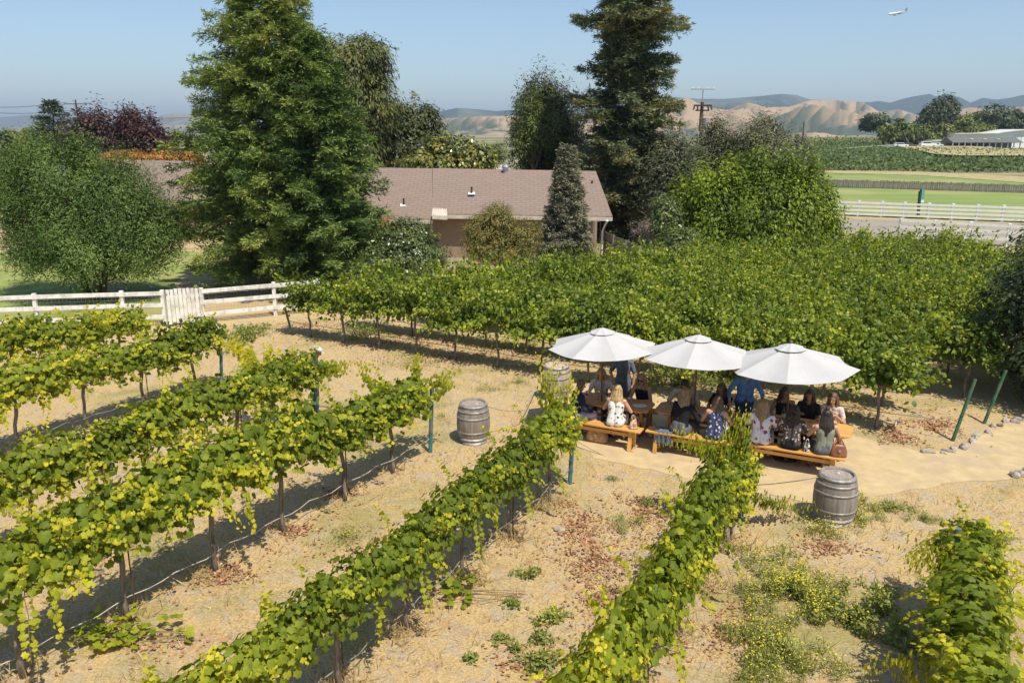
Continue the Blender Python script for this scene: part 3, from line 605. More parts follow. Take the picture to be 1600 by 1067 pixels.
def groundmat():
    m, nt, out = newmat('dry_ground'); p = N(nt, 'ShaderNodeBsdfPrincipled', i_Roughness=.95); p.inputs['Specular IOR Level'].default_value = .15
    a = noise(nt, .55, 6, .65); b = noise(nt, 3.2, 6, .7, dist=.8); c = noise(nt, 26, 5, .75); d = noise(nt, .32, 5, .7, dist=1.0)
    straw = ramp(nt, c, [(.25, (.27,.18,.075)), (.5, (.53,.385,.185)), (.8, (.74,.58,.34))])
    dirt = ramp(nt, c, [(.3, (.31,.26,.20)), (.7, (.54,.47,.38))])
    col = mixc(nt, maprange(nt, b, .47, .60, 0, .65), straw, dirt)
    red = ramp(nt, c, [(.3, (.26,.11,.055)), (.7, (.50,.25,.13))])
    e = noise(nt, 1.4, 6, .75, dist=.5); col = mixc(nt, maprange(nt, e, .57, .70, 0, .65), col, red)
    g = ramp(nt, c, [(.3, (.16,.17,.05)), (.7, (.36,.34,.12))])
    col = mixc(nt, maprange(nt, d, .50, .64, 0, .65), col, g)
    nt.links.new(col, p.inputs['Base Color'])
    h = mixc(nt, .5, b, c); nt.links.new(bump(nt, h, .8, .06), p.inputs['Normal']); nt.links.new(p.outputs[0], out.inputs[0]); return m
def farmmat():
    m, nt, out = newmat('farmland'); p = N(nt, 'ShaderNodeBsdfPrincipled', i_Roughness=.95)
    a = noise(nt, .012, 3, .5, sx=(.35, 1.6, 1)); c = noise(nt, .4, 5, .7)
    col = ramp(nt, a, [(.38, (.10,.13,.045)), (.47, (.20,.19,.08)), (.52, (.36,.29,.16)), (.58, (.11,.15,.05)), (.68, (.30,.25,.13))], 'CONSTANT')
    col = mixc(nt, maprange(nt, c, .3, .7, 0, .35), col, (.24,.21,.12))
    nt.links.new(col, p.inputs['Base Color']); nt.links.new(p.outputs[0], out.inputs[0]); return m
M_GROUND, M_FARM = groundmat(), farmmat()
g = MB(); 
g.add([(-30000,-200,-.25),(30000,-200,-.25),(30000,30000,-.25),(-30000,30000,-.25)], [(0,1,2,3)])
tag(g.build('farmland', M_FARM), kind='structure')
# near ground with gentle unevenness
nx, ny = 150, 120; xs = np.linspace(-60, 70, nx); ys = np.linspace(-3, 66, ny); X, Y = np.meshgrid(xs, ys)
Zg = 0*X-.010
ii = (np.arange(ny-1)[:, None]*nx+np.arange(nx-1)[None, :]).ravel()
lo = np.stack([ii, ii+1, ii+1+nx, ii+nx], 1)
tag(link('ground', np_mesh('ground', np.stack([X, Y, Zg], -1).reshape(-1, 3), np.full(len(ii), 4), lo, smooth=True), M_GROUND), kind='structure')
M_LAWN = pmat('lawn', (.30,.34,.09), (.17,.22,.055), scale=1.2, rough=.95, bmp=.3, c3=(.33,.30,.12), s3=.5)
M_FIELD = pmat('pasture', (.24,.30,.085), (.17,.235,.06), scale=.16, rough=.95, bmp=0, c3=(.34,.32,.13), s3=.07, sx=(.3,1.4,1))
M_PATH = pmat('sandy_path', (.57,.44,.25), (.47,.36,.20), scale=3.5, rough=.95, bmp=.35, bd=.008, detail=9, c3=(.44,.34,.23), s3=1.1)
M_ROAD = pmat('road_asphalt', (.34,.30,.24), (.28,.245,.20), scale=.5, rough=.9, bmp=0, sx=(.2,1,1))
M_VERGE = pmat('dry_verge', (.46,.37,.20), (.30,.28,.12), scale=.7, rough=.95, bmp=0)
sheet('lawn', [(-300,512),(60,506),(257,501),(300,470),(270,440),(330,415),(320,398),(300,392),(-300,398)], .012, M_LAWN, sub=1, wob=.08)
sheet('path', [(1700,632),(1600,652),(1568,661),(1530,685),(1490,702),(1440,706),(1390,694),(1330,678),(1290,655),(1230,640),(1160,632),(1090,627),(1020,618),(940,600),(890,598),(846,606),(842,628),(862,655),(892,690),(930,716),(1000,731),(1090,748),(1180,768),(1262,785),(1345,780),(1420,764),(1500,754),(1620,742),(1760,735)], -.005, M_PATH, sub=.25, wob=.035)
yard = [(560,425),(880,418),(1040,395),(1060,350),(940,345),(560,352)]
sheet('yard', yard, .006, pmat('yard_soil', (.36,.28,.19), (.22,.18,.12), scale=1.5, rough=.95, bmp=0), sub=1, wob=.1)
# right side: road, verges, pasture, lane
sheet('verge', [(1180,396),(1750,420),(2600,440),(2600,330),(1750,326),(1180,318)], .03, M_VERGE)
sheet('road', [(1180,371),(1400,377),(1620,388),(2600,425),(2600,378),(1620,352),(1400,345),(1180,340)], .07, M_ROAD)
sheet('field', [(1180,338),(1310,337),(1620,349),(2500,380),(2500,318),(1620,303),(1290,294),(1180,292)], .10, M_FIELD)
sheet('lawn_strip', [(1180,290),(1620,301),(2500,316),(2500,298),(1620,288),(1440,275),(1290,271),(1180,271)], .13, M_FIELD)
sheet('dirt_lane', [(1180,272),(1290,272),(1440,276),(1620,289),(2500,296),(2500,290),(1620,279),(1440,270),(1290,268),(1180,268)], .17, M_VERGE)
# vineyard hill: a low rise with rows of far vines
def hillz(x, y):
    t = min(1, max(0, (y-140)/190)); return 0.9*t*t*(1 if x > 40 else max(0, (x-10)/30))+min(.28, .06*(y-.02*x-136)-.3)
hb = MB(); gx = [30+i*12 for i in range(40)]; gy = [136+j*10 for j in range(32)]
hb.add([(x, y+.02*x, hillz(x, y+.02*x)) for y in gy for x in gx], [(j*40+i, j*40+i+1, (j+1)*40+i+1, (j+1)*40+i) for j in range(31) for i in range(39)])
tag(hb.build('hill', pmat('vineyard_soil', (.22,.21,.10), (.13,.14,.055), scale=.3, rough=.95, bmp=0), smooth=True), kind='structure')
L_FARV = leafmat('far_vine_leaves', [(0, (.03,.055,.014)), (.5, (.085,.13,.028)), (1, (.17,.21,.05))], trans=.2)
VR = []; 
for j in range(56):
    y0 = 136+j*2.5+.017*j*j
    xx = np.arange(38, 62+y0*.62, .9)
    pr = 800+F*xx/(y0*CP+CAM_H*SP)
    keep = (pr < 1720) & (pr > 1225)
    # bare yard before the barn
    yy = y0+.02*xx
    keep &= ~((pr > 1415) & (yy > 236)) & ~((pr > 1380) & (yy > 255))
    for x in xx[keep]: VR.append((x, y0+.02*x, hillz(x, y0)))
VR = np.array(VR); rep = np.repeat(np.arange(len(VR)), 12)
C = VR[rep]+rng.normal(0, 1, (len(rep), 3))*[.45, .35, .3]+[0, 0, .95]
o = scatter('vineyard_rows', C, rng.normal(0, .6, (len(rep), 3))+[0, -.4, 1], rng.normal(0, 1, (len(rep), 3)), .75*(.6+.6*rng.random(len(rep))), OVAL, np.clip(.45+rng.normal(0, .2, len(rep)), 0, 1), L_FARV)
tag(o, 'rows of green vines covering the hill beyond the pasture', None, None, 'stuff')
hz = []
for i in range(260):
    px = random.uniform(1255, 1425); Y_ = random.uniform(330, 350); p = PY(px, 228, Y_); hz.append((p.x, Y_, 1.0+random.uniform(0, 2.2)))
hz = np.array(hz); rep = np.repeat(np.arange(len(hz)), 12)
C = hz[rep]+rng.normal(0, 1, (len(rep), 3))*[2, 1, .8]
tag(scatter('hedgerow', C, rng.normal(0, .6, (len(rep), 3))+[0, -.4, 1], rng.normal(0, 1, (len(rep), 3)), 1.2*(.6+.6*rng.random(len(rep))), OVAL, None, L_GREEN), 'far line of low green crops at the top of the vineyard hill', None, None, 'stuff')
# ---------------------------------------------------------------- mountains
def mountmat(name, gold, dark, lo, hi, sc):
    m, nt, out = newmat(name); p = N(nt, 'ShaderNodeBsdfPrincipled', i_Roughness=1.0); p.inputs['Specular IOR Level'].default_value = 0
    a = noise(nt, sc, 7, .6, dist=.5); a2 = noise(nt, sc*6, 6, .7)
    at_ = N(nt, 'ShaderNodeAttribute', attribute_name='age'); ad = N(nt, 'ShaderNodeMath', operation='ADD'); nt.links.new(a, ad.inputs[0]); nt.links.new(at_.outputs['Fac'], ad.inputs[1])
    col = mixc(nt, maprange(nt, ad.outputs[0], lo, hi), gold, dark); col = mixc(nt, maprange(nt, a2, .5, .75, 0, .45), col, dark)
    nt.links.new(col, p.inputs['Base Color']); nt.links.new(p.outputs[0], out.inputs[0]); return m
def vnoise(x, y, seed):
    r = np.random.default_rng(seed); Gd = r.random((64, 64)); xi, yi = np.floor(x).astype(int), np.floor(y).astype(int); fx, fy = x-xi, y-yi
    fx, fy = fx*fx*(3-2*fx), fy*fy*(3-2*fy); g_ = lambda a, b: Gd[a % 64, b % 64]
    return (g_(xi, yi)*(1-fx)+g_(xi+1, yi)*fx)*(1-fy)+(g_(xi, yi+1)*(1-fx)+g_(xi+1, yi+1)*fx)*fy
def mountain(name, sky_pts, Yc, Yf, Yb, mat, seed, spur=.35, fr=.0022, nxp=420, nyp=90, sharp=1.0):
    px = np.array([p[0] for p in sky_pts], float); py = np.array([p[1] for p in sky_pts], float)
    cols = np.linspace(px[0], px[-1], nxp); yv = np.concatenate([np.linspace(Yf, Yc, int(nyp*.75)), np.linspace(Yc, Yb, int(nyp*.25)+1)[1:]])
    CX, RY = np.meshgrid(cols, yv)
    X = (CX-800)/F*CP*RY                       # real width, fanning out a little
    hgt = np.interp(CX, px, py); crest = CAM_H+Yc*np.tan(np.arctan((533.5-hgt)/F)-PITCH)
    t = np.clip((RY-Yf)/(Yc-Yf), 0, 1); tb = np.clip((RY-Yc)/(Yb-Yc), 0, 1)
    env = t**(1.15*sharp)*(1-tb**1.5)
    n = np.zeros_like(X); amp = 1; f = fr; tot = 0
    for o_ in range(7):
        v = 1-np.abs(2*vnoise(X*f+50+o_*7, RY*f*.62+30+o_*3+.35*X*f, seed+o_)-1); n += amp*v; tot += amp; amp *= .5; f *= 2.05
    n = n/tot
    sl = np.sin(np.pi*np.clip(t, 0, 1)**.85)
    Z = crest*env*(1+0*n)+crest*spur*(n-.62)*2.2*sl*(1-tb)+crest*.03*(n-.6)
    Z = np.minimum(Z, CAM_H+(crest-CAM_H)*RY/Yc*1.0)
    Z[0, :] = -8; Z = np.maximum(Z, -8)
    nxp_ = len(cols); nyp_ = len(yv); ii = (np.arange(nyp_-1)[:, None]*nxp_+np.arange(nxp_-1)[None, :]).ravel()
    lo = np.stack([ii, ii+1, ii+1+nxp_, ii+nxp_], 1)
    conv = n.ravel()[ii]
    age = (.60-conv)*2.2+np.interp(t.ravel()[ii], [0, .25, .45, 1], [.30, .16, -.05, -.02]) if 'gold' in mat.name else (.6-conv)*.8  # gullies darkened as scrub and painted relief shade; more scrub at the foot
    gx_ = np.gradient(Z, axis=1)/np.maximum(np.gradient(X, axis=1), 1e-3); age = age+np.clip(gx_.ravel()[ii]*.55, -.10, .2)  # slopes facing left coloured darker, their shade put into the colour
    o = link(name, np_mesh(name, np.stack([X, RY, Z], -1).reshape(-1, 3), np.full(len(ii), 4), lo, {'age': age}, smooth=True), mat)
    tag(o, kind='structure'); return o
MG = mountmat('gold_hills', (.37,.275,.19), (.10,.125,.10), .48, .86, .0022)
MD = mountmat('dark_range', (.12,.125,.08), (.03,.05,.03), .22, .42, .0012)
MF = mountmat('far_range', (.26,.22,.16), (.10,.11,.08), .4, .6, .0006)
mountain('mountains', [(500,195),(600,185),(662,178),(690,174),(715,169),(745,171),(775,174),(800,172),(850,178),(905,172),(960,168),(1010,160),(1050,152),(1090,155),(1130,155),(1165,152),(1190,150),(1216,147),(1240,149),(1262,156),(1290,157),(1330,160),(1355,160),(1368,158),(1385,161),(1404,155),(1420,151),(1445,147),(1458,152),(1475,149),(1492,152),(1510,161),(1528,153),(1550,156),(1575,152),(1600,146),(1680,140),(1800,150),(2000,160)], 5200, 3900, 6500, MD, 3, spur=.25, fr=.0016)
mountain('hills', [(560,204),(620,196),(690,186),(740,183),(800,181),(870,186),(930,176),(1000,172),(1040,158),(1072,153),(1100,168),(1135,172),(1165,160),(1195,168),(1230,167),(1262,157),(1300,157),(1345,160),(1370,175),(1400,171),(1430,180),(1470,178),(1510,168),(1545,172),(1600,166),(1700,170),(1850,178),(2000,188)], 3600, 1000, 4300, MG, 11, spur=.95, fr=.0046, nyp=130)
mountain('far_mountains', [(-300,190),(-120,186),(0,184),(35,181),(68,179),(100,182),(140,183),(170,179),(215,188),(260,184),(330,184),(420,188),(500,190),(620,192),(720,196)], 6800, 5200, 8200, MF, 23, spur=.2, fr=.0008)
mountain('near_left_hill', [(215,206),(235,190),(255,181),(275,177),(295,178),(330,186),(380,192),(450,204)], 5200, 3900, 6200, MF, 29, spur=.25, fr=.0016, nxp=120)
# ---------------------------------------------------------------- the air
hzm, nt, out = newmat('haze_air'); pv = nt.nodes.new('ShaderNodeVolumePrincipled'); pv.inputs['Color'].default_value = (.64,.80,1,1); pv.inputs['Density'].default_value = 1.45e-4; pv.inputs['Anisotropy'].default_value = .1
nt.links.new(pv.outputs[0], out.inputs['Volume'])
hb = MB(); hb.box((0, 6900, 160), (19000, 14400, 342)); tag(hb.build('haze', hzm), kind='stuff')
# ================================================================ house
M_ROOF = None
def roofmat():
    m, nt, out = newmat('brown_shingles'); p = N(nt, 'ShaderNodeBsdfPrincipled', i_Roughness=.9)
    tc = N(nt, 'ShaderNodeTexCoord'); mp = N(nt, 'ShaderNodeMapping'); mp.inputs['Rotation'].default_value = (0, 0, 0); nt.links.new(tc.outputs['Object'], mp.inputs[0])
    b = N(nt, 'ShaderNodeTexBrick'); nt.links.new(mp.outputs[0], b.inputs['Vector']); b.inputs['Scale'].default_value = 1
    b.inputs['Color1'].default_value = (.27,.205,.168,1); b.inputs['Color2'].default_value = (.235,.178,.146,1); b.inputs['Mortar'].default_value = (.185,.14,.115,1)
    b.inputs['Mortar Size'].default_value = .028; b.inputs['Brick Width'].default_value = .45; b.inputs['Row Height'].default_value = .24
    n = noise(nt, .6, 5, .6); n2 = noise(nt, 9, 5, .7); c = mixc(nt, maprange(nt, n, .3, .7, 0, .35), b.outputs[0], (.27,.19,.15)); c = mixc(nt, maprange(nt, n2, .4, .8, 0, .35), c, (.20,.14,.115))
    nt.links.new(c, p.inputs['Base Color']); nt.links.new(bump(nt, b.outputs['Fac'], -.4, .01), p.inputs['Normal']); nt.links.new(p.outputs[0], out.inputs[0]); return m
M_ROOF = roofmat()
M_TAN = pmat('tan_siding', (.36,.27,.20), (.31,.235,.175), scale=3, rough=.85, bmp=.1)
M_CREAM = pmat('cream_paint', (.66,.60,.50), (.52,.47,.39), scale=4, rough=.7, bmp=.1)
M_DKTRIM = pmat('dark_trim', (.07,.05,.04), rough=.7)
M_WHITE = pmat('white_paint', (.84,.83,.80), (.76,.75,.72), scale=3, rough=.6, bmp=.1)
M_OLDWHITE = pmat('worn_white_paint', (.78,.76,.71), (.52,.49,.44), scale=7, rough=.85, bmp=.3, sx=(1,1,.35), lo=.28, hi=.5, c3=(.55,.52,.47), s3=4)
M_METAL = pmat('galvanised_metal', (.55,.57,.58), (.42,.44,.45), scale=9, rough=.4, metal=.7, bmp=0)
M_DKGLASS = pmat('dark_glass', (.03,.035,.04), rough=.1, bmp=0, spec=.6)
M_GREYWOOD = pmat('weathered_wood', (.33,.29,.26), (.17,.145,.125), scale=9, rough=.9, bmp=.5, sx=(1,1,.15))
M_BRICK = pmat('pink_pavers', (.50,.36,.28), (.36,.25,.19), scale=6, rough=.9)
hr = empty('house', (0, 40, 0), 0, 'long low ranch house with brown shingle roof and tan walls', 'house')
inv = Vector((0, 40, 0))
def hv(v): return Vector(v)-inv
E0 = PY(957, 338, 38.3); E1 = PY(676, 334, 39.6); E1b = PY(676, 342.5, 38.9); E2 = PY(540, 341, 39.6); R0 = PY(931, 267.5, 43.4); R1 = PY(676, 263, 44.6); R2 = PY(540, 261, 45.3)
def roofpoly(name, top, bot, back=6.5, th=.14):
    """shingled gable roof: front slope, back slope and thickness"""
    n = len(top); mb = MB()
    T = [hv(t) for t in top]; Bt = [hv(b) for b in bot]; K = [Vector((t.x+.3, t.y+back, t.z-1.9)) for t in T]; dn = Vector((0, 0, -th))
    vs = T+Bt+K+[v+dn for v in T]+[v+dn for v in Bt]+[v+dn for v in K]; fs = []
    for i in range(n-1):
        fs += [(n+i+1, n+i, i, i+1), (i+1, i, 2*n+i, 2*n+i+1), (4*n+i, 4*n+i+1, 3*n+i+1, 3*n+i), (3*n+i, 3*n+i+1, 5*n+i+1, 5*n+i), (n+i, n+i+1, 4*n+i+1, 4*n+i), (2*n+i+1, 2*n+i, 5*n+i, 5*n+i+1)]
    for e in (0, n-1): fs += [(e, n+e, 4*n+e, 3*n+e), (e, 3*n+e, 5*n+e, 2*n+e)]
    mb.add(vs, fs); bm = bmesh.new(); me = mb.mesh(name); bm.from_mesh(me); bmesh.ops.recalc_face_normals(bm, faces=bm.faces); bm.to_mesh(me); bm.free(); return link(name, me, M_ROOF, hr)
roofpoly('roof', [R0, R1], [E0, E1])
roofpoly('porch_roof', [R1+Vector((-.02, 0, -.02)), R2], [E1b, E2])
mb = MB(); mb.beam(hv(E0)+Vector((0,-.05,-.14)), hv(E1)+Vector((0,-.05,-.14)), .10, .16); mb.beam(hv(E1b)+Vector((0,-.05,-.14)), hv(E2)+Vector((0,-.05,-.14)), .10, .16); mb.build('gutter', M_CREAM, hr)
def wallbox(name, a, b, z1, depth, mat, inset=.55):
    a, b = Vector((a.x, a.y+inset, 0)), Vector((b.x, b.y+inset, 0)); d = (b-a).normalized(); mb = MB()
    mb.beam(hv(a+Vector((0,depth/2,0))+Vector((0,0,z1/2))), hv(b+Vector((0,depth/2,0))+Vector((0,0,z1/2))), depth, z1, up=(0,0,1))
    L = (b-a).length; n = int(L/.3)
    for i in range(n+1):
        p = a+d*(L*i/n); mb.box(hv(p)+Vector((0,-.012,z1/2-.01)), (.02,.03,z1-.04))
    return mb.build(name, mat, hr)
wallbox('wall', E0+Vector((-.5,0,0)), E1, 2.55, 6.0, M_TAN)
wallbox('porch_wall', E1b+Vector((0,1.8,0)), E2+Vector((0,1.8,0)), 2.4, 4, M_TAN)
def gable(name, e, r):
    mb = MB(); a = hv(e)+Vector((-.45,.5,-.2)); b = hv(r)+Vector((-.45,0,-.2)); c = Vector((b.x+.1, b.y+6.2, a.z)); vs = [a, b, c]; vs2 = [v+Vector((-.12,0,0)) for v in vs]
    mb.add(vs+vs2, [(0,1,2),(5,4,3),(0,3,4,1),(1,4,5,2),(2,5,3,0)]); mb.build(name, M_TAN, hr)
gable('gable_end', E0, R0)
mb = MB(); q = hv(E0)+Vector((-.35,.2,0)); mb.tube([q+Vector((.1,-.3,-.2)), q+Vector((0,.1,-.55)), q+Vector((-.05,.3,-.8)), q+Vector((-.05,.3,-2.5))], .05, 8); mb.build('downpipe', M_WHITE, hr)
for px, py, kind in ((631,321,'vent_pipe'),(737,303,'vent_pipe'),(925,293,'vent_pipe'),(568,272,'vent_pipe'),(790,268,'turbine_vent')):
    t = (py-265)/(340-265); Yd = 43.9-t*5.2 if px > 676 else 44.8-t*5.6; p = hv(PY(px, py, Yd)); mb = MB()
    if kind == 'vent_pipe':
        mb.box(p+Vector((0,-.02,.02)), (.34,.3,.03), M=Matrix.Rotation(R(18), 3, 'X')); f = mb.build('vent_flashing', M_WHITE, hr)
        mb = MB(); mb.lathe([(.045,-.05),(.045,.3),(.06,.3),(.06,.34),(.01,.35)], 10, tuple(p)); mb.build('vent_pipe', M_DKTRIM, f)
    else:
        mb.lathe([(.12,-.25),(.12,.05),(.17,.1),(.2,.22),(.16,.34),(.02,.4)], 16, tuple(p)); mb.build('turbine_vent', M_METAL, hr)
# striped canvas awning at the step of the eave
mb = MB(); a, b = PY(676, 326, 39.0), PY(698, 328, 39.0); a2, b2 = PY(675, 337, 38.4), PY(699, 338.5, 38.4); n = 16
for i in range(n):
    f0, f1 = i/n, (i+1)/n; u = .05*(i % 2)
    mb.add([hv(a.lerp(b, f0))+Vector((0,0,u)), hv(a.lerp(b, f1))+Vector((0,0,u)), hv(a2.lerp(b2, f1))+Vector((0,0,u)), hv(a2.lerp(b2, f0))+Vector((0,0,u))], [(3,2,1,0)])
    mb.add([hv(a2.lerp(b2, f0))+Vector((0,0,u)), hv(a2.lerp(b2, f1))+Vector((0,0,u)), hv(a2.lerp(b2, f1))+Vector((0,0,-.16)), hv(a2.lerp(b2, f0))+Vector((0,0,-.16))], [(3,2,1,0)])
ob = mb.build('awning', M_CREAM, hr); s = ob.modifiers.new('s', 'SOLIDIFY'); s.thickness = .02
mb = MB(); c = hv(E1b)+Vector((-.9,1.72,-1.15)); mb.box(c, (1.5,.06,1.1)); wd = mb.build('window', M_DKGLASS, hr)
mb = MB()
for dx, dz, sx, sz in ((0,.58,1.64,.07),(0,-.58,1.64,.07),(.78,0,.07,1.1),(-.78,0,.07,1.1),(0,0,.05,1.1)): mb.box(c+Vector((dx,-.04,dz)), (sx,.06,sz))
mb.build('window_frame', M_CREAM, wd)
# west wing seen between the left trees
hw = empty('house_wing', (-24, 50, 0), 0, 'low wing of the house with brown roof behind the left trees', 'house')
inv_old = inv; inv = Vector((-24, 50, 0))
hr_main, hr = hr, hw
WR0, WR1 = PY(300, 252, 55), PY(182, 249.5, 58); WE0, WE1 = PY(300, 320, 49), PY(150, 320, 51)
roofpoly('roof', [WR0, WR1], [WE0, WE1], back=6); wallbox('wall', WE0+Vector((-.5,0,0)), WE1+Vector((.5,0,0)), WE0.z-.3, 5, M_TAN)
p = hv(PY(266, 263, 54.2)); mb = MB(); mb.box(p+Vector((0,0,0)), (.5,.4,.03), M=Matrix.Rotation(R(22), 3, 'X')); f = mb.build('vent_flashing', M_WHITE, hr); mb = MB(); mb.lathe([(.07,-.05),(.07,.35),(.02,.38)], 10, tuple(p)); mb.build('vent_pipe', M_DKTRIM, f)
inv, hr = inv_old, hr_main
broadleaf('flowering_hedge', 'orange flowering hedge running behind the left wing roof', 'hedge', ground_under(225, 61), [blob(x, 243+random.uniform(-2,2), 12, 6, 61+random.uniform(-.5,.5)) for x in range(165, 300, 10)]+[blob(x, 251, 14, 8, 61) for x in range(140, 310, 14)]+[blob(x, 275, 16, 30, 61.5) for x in range(150, 310, 20)], 17000, .22, L_ORANGE, .1, .45, OVAL, limbs=6)
# ================================================================ fences
def rail_fence(name, label, posts, rails, hgt, mat, pw=.12, rw=.14, rt=.035, group=None, cap=False, mesh=False):
    o0 = posts[0]; root = empty(name, o0, 0, label, 'fence', group)
    for i, p in enumerate(posts):
        mb = MB(); mb.box(p-o0+Vector((0,0,hgt/2)), (pw, pw, hgt+.06))
        if cap: mb.box(p-o0+Vector((0,0,hgt+.045)), (pw+.04, pw+.04, .03))
        mb.build('post', mat, root, bevel=.006)
    for z in rails:
        mb = MB()
        for a, b in zip(posts, posts[1:]):
            d = (b-a).normalized(); nrm = Vector((d.y, -d.x, 0)); s = (.5*pw+.5*rt+.002)
            mb.beam(a-o0+nrm*s+Vector((0,0,z+random.gauss(0,.006))), b-o0+nrm*s+Vector((0,0,z+random.gauss(0,.006))), rt, rw)
        mb.build('rail', mat, root)
    if mesh:
        mb = MB()
        for a, b in zip(posts, posts[1:]):
            L = (b-a).length; d = (b-a).normalized(); nrm = Vector((d.y, -d.x, 0))*.1
            for k in range(int(L/.12)): q = a-o0+d*(k*.12)-nrm; mb.tube([q+Vector((0,0,.05)), q+Vector((0,0,hgt-.1))], .0022, 3, False)
            for z in [i*.1+.08 for i in range(10)]: mb.tube([a-o0-nrm+Vector((0,0,z)), b-o0-nrm+Vector((0,0,z))], .0022, 3, False)
        mb.build('wire_mesh', M_WIRE, root)
    return root
fpx = [(-190,516),(-65,511),(61,506),(197,511),(257,508)]
fp = [at(-200,524),at(-68,519),at(61,514),at(196,509),at(259,507.5)]
rail_fence('rail_fence', 'weathered white rail fence with wire mesh left of the gate', fp, (.30,.72,1.12), 1.20, M_OLDWHITE, mesh=True, group='white garden fence')
rail_fence('rail_fence', 'weathered white rail fence with wire mesh right of the gate', [at(319,503.5), at(431,492.5), at(500,486)], (.30,.72,1.12), 1.20, M_OLDWHITE, mesh=True, group='white garden fence')
g0, g1 = at(264,508), at(315,505); gt = empty('picket_gate', g0, 0, 'peeling white picket gate in the garden fence', 'gate'); d = (g1-g0); L = d.length; d.normalize(); nn = Vector((d.y, -d.x, 0))
for i in range(8):
    mb = MB(); q = d*(L*(i+.5)/8)+nn*.03; mb.box(q+Vector((0,0,.65+random.uniform(-.02,.02))), (L/8-.022,.02,1.22), rz=math.atan2(d.y,d.x)); mb.build('picket', M_OLDWHITE, gt)
mb = MB(); mb.beam(Vector((0,0,.3))-nn*.005, d*L+Vector((0,0,.3))-nn*.005, .035, .09); mb.beam(Vector((0,0,1.0))-nn*.005, d*L+Vector((0,0,1.0))-nn*.005, .035, .09); mb.build('crossbar', M_OLDWHITE, gt)
mb = MB(); mb.tube([Vector((.05,0,1.1))-nn*.05, Vector((.05,0,1.1))+nn*.07], .015, 6); mb.build('latch', M_RUST, gt)
up = [at(1306-52+i*35.5-(i*i*.0), 338.2+i*1.6) for i in range(0, 1)]
# far white fences along the road
def line_px(x0, y0, x1, y1, xs): return [at(x, y0+(y1-y0)*(x-x0)/(x1-x0)) for x in xs]
rail_fence('rail_fence', 'bright white four-rail fence beyond the road', line_px(1306,337.5,1600,349,[1232,1268,1304,1340,1376,1411,1449,1486,1525,1565,1606,1648,1690]), (.22,.52,.82,1.10), 1.20, M_WHITE, pw=.18, rw=.15, rt=.05, cap=True, group='white road fences')
rail_fence('rail_fence', 'white rail fence on the near side of the road by the vines', line_px(1405,376,1600,388,[1404,1457,1512,1572,1634,1700]), (.45,.85,1.22), 1.30, M_WHITE, pw=.16, rw=.15, rt=.05, cap=True, group='white road fences')
# grey palisade
pa, pb = at(1240,292), at(1720,307.5); pr_ = empty('board_fence', pa, 0, 'long grey weathered board fence across the pasture', 'fence'); d = pb-pa; L = d.length; d.normalize(); mb = MB(); x = 0
while x < L:
    h = 1.0+random.uniform(-.06,.07); mb.box(d*x+Vector((0,random.uniform(-.02,.02),h/2)), (.19,.03,h), rz=math.atan2(d.y,d.x)+random.gauss(0,.03)); x += .215
mb.build('boards', M_GREYWOOD, pr_)
mb = MB(); mb.beam(Vector((0,.06,.8)), d*L+Vector((0,.06,.8)), .06, .1); mb.build('rail', M_GREYWOOD, pr_)
# brown plank fence by the house end
pp = [at(944,402,0)+Vector((0,0,0)), ]
P1_, P2_ = PY(942,392,39.5), PY(1026,402,32.0); P1_.z = P2_.z = 0; pf = empty('plank_fence', P1_, 0, 'grey-brown plank fence running from the house corner', 'fence'); d = P2_-P1_; L = d.length; d.normalize()
mb = MB(); x = 0
while x < L: h = 1.75+random.uniform(-.03,.03); mb.box(d*x+Vector((0,0,h/2)), (.135,.02,h), rz=math.atan2(d.y,d.x)); x += .142
mb.build('planks', M_GREYWOOD, pf)
for i in range(5):
    mb = MB(); nn = Vector((d.y,-d.x,0)); mb.box(d*(L*i/4)+nn*.06+Vector((0,0,.9)), (.1,.1,1.8), rz=math.atan2(d.y,d.x)); mb.build('post', M_GREYWOOD, pf)
mb = MB(); mb.beam(nn*.04+Vector((0,0,1.3)), d*L+nn*.04+Vector((0,0,1.3)), .05, .09); mb.beam(nn*.04+Vector((0,0,.4)), d*L+nn*.04+Vector((0,0,.4)), .05, .09); mb.build('rail', M_GREYWOOD, pf)
# low pale fence and paver wall near the porch
a_, b_ = PY(700,395,36), PY(730,398,35.6); a_.z = b_.z = 0; lf = empty('low_fence', a_, 0, 'low pale picket fence below the tan wall', 'fence'); mb = MB(); d = b_-a_
for i in range(13): mb.box(d*(i/12)+Vector((0,0,.5)), (.05,.02,1.0))
mb.build('pickets', M_CREAM, lf); mb = MB(); mb.beam(Vector((0,.03,.85)), d+Vector((0,.03,.85)), .05, .07); mb.beam(Vector((0,.03,.2)), d+Vector((0,.03,.2)), .05, .07); mb.build('rail', M_CREAM, lf)
a_, b_ = PY(560,415,31), PY(612,420,30.2); a_.z = b_.z = 0; mb = MB(); d = (b_-a_); 
for r_ in range(3):
    for i in range(7): mb.box(a_+d*((i+.5*(r_ % 2))/7)+Vector((0,0,.09+.17*r_)), (d.length/7-.015,.22,.155), rz=math.atan2(d.y,d.x))
mb.box(a_+d*.5+Vector((0,0,.56)), (d.length+.1,.3,.06), rz=math.atan2(d.y,d.x)); tag(mb.build('block_wall', M_BRICK), 'low pink block wall below the camellia bush', 'wall')
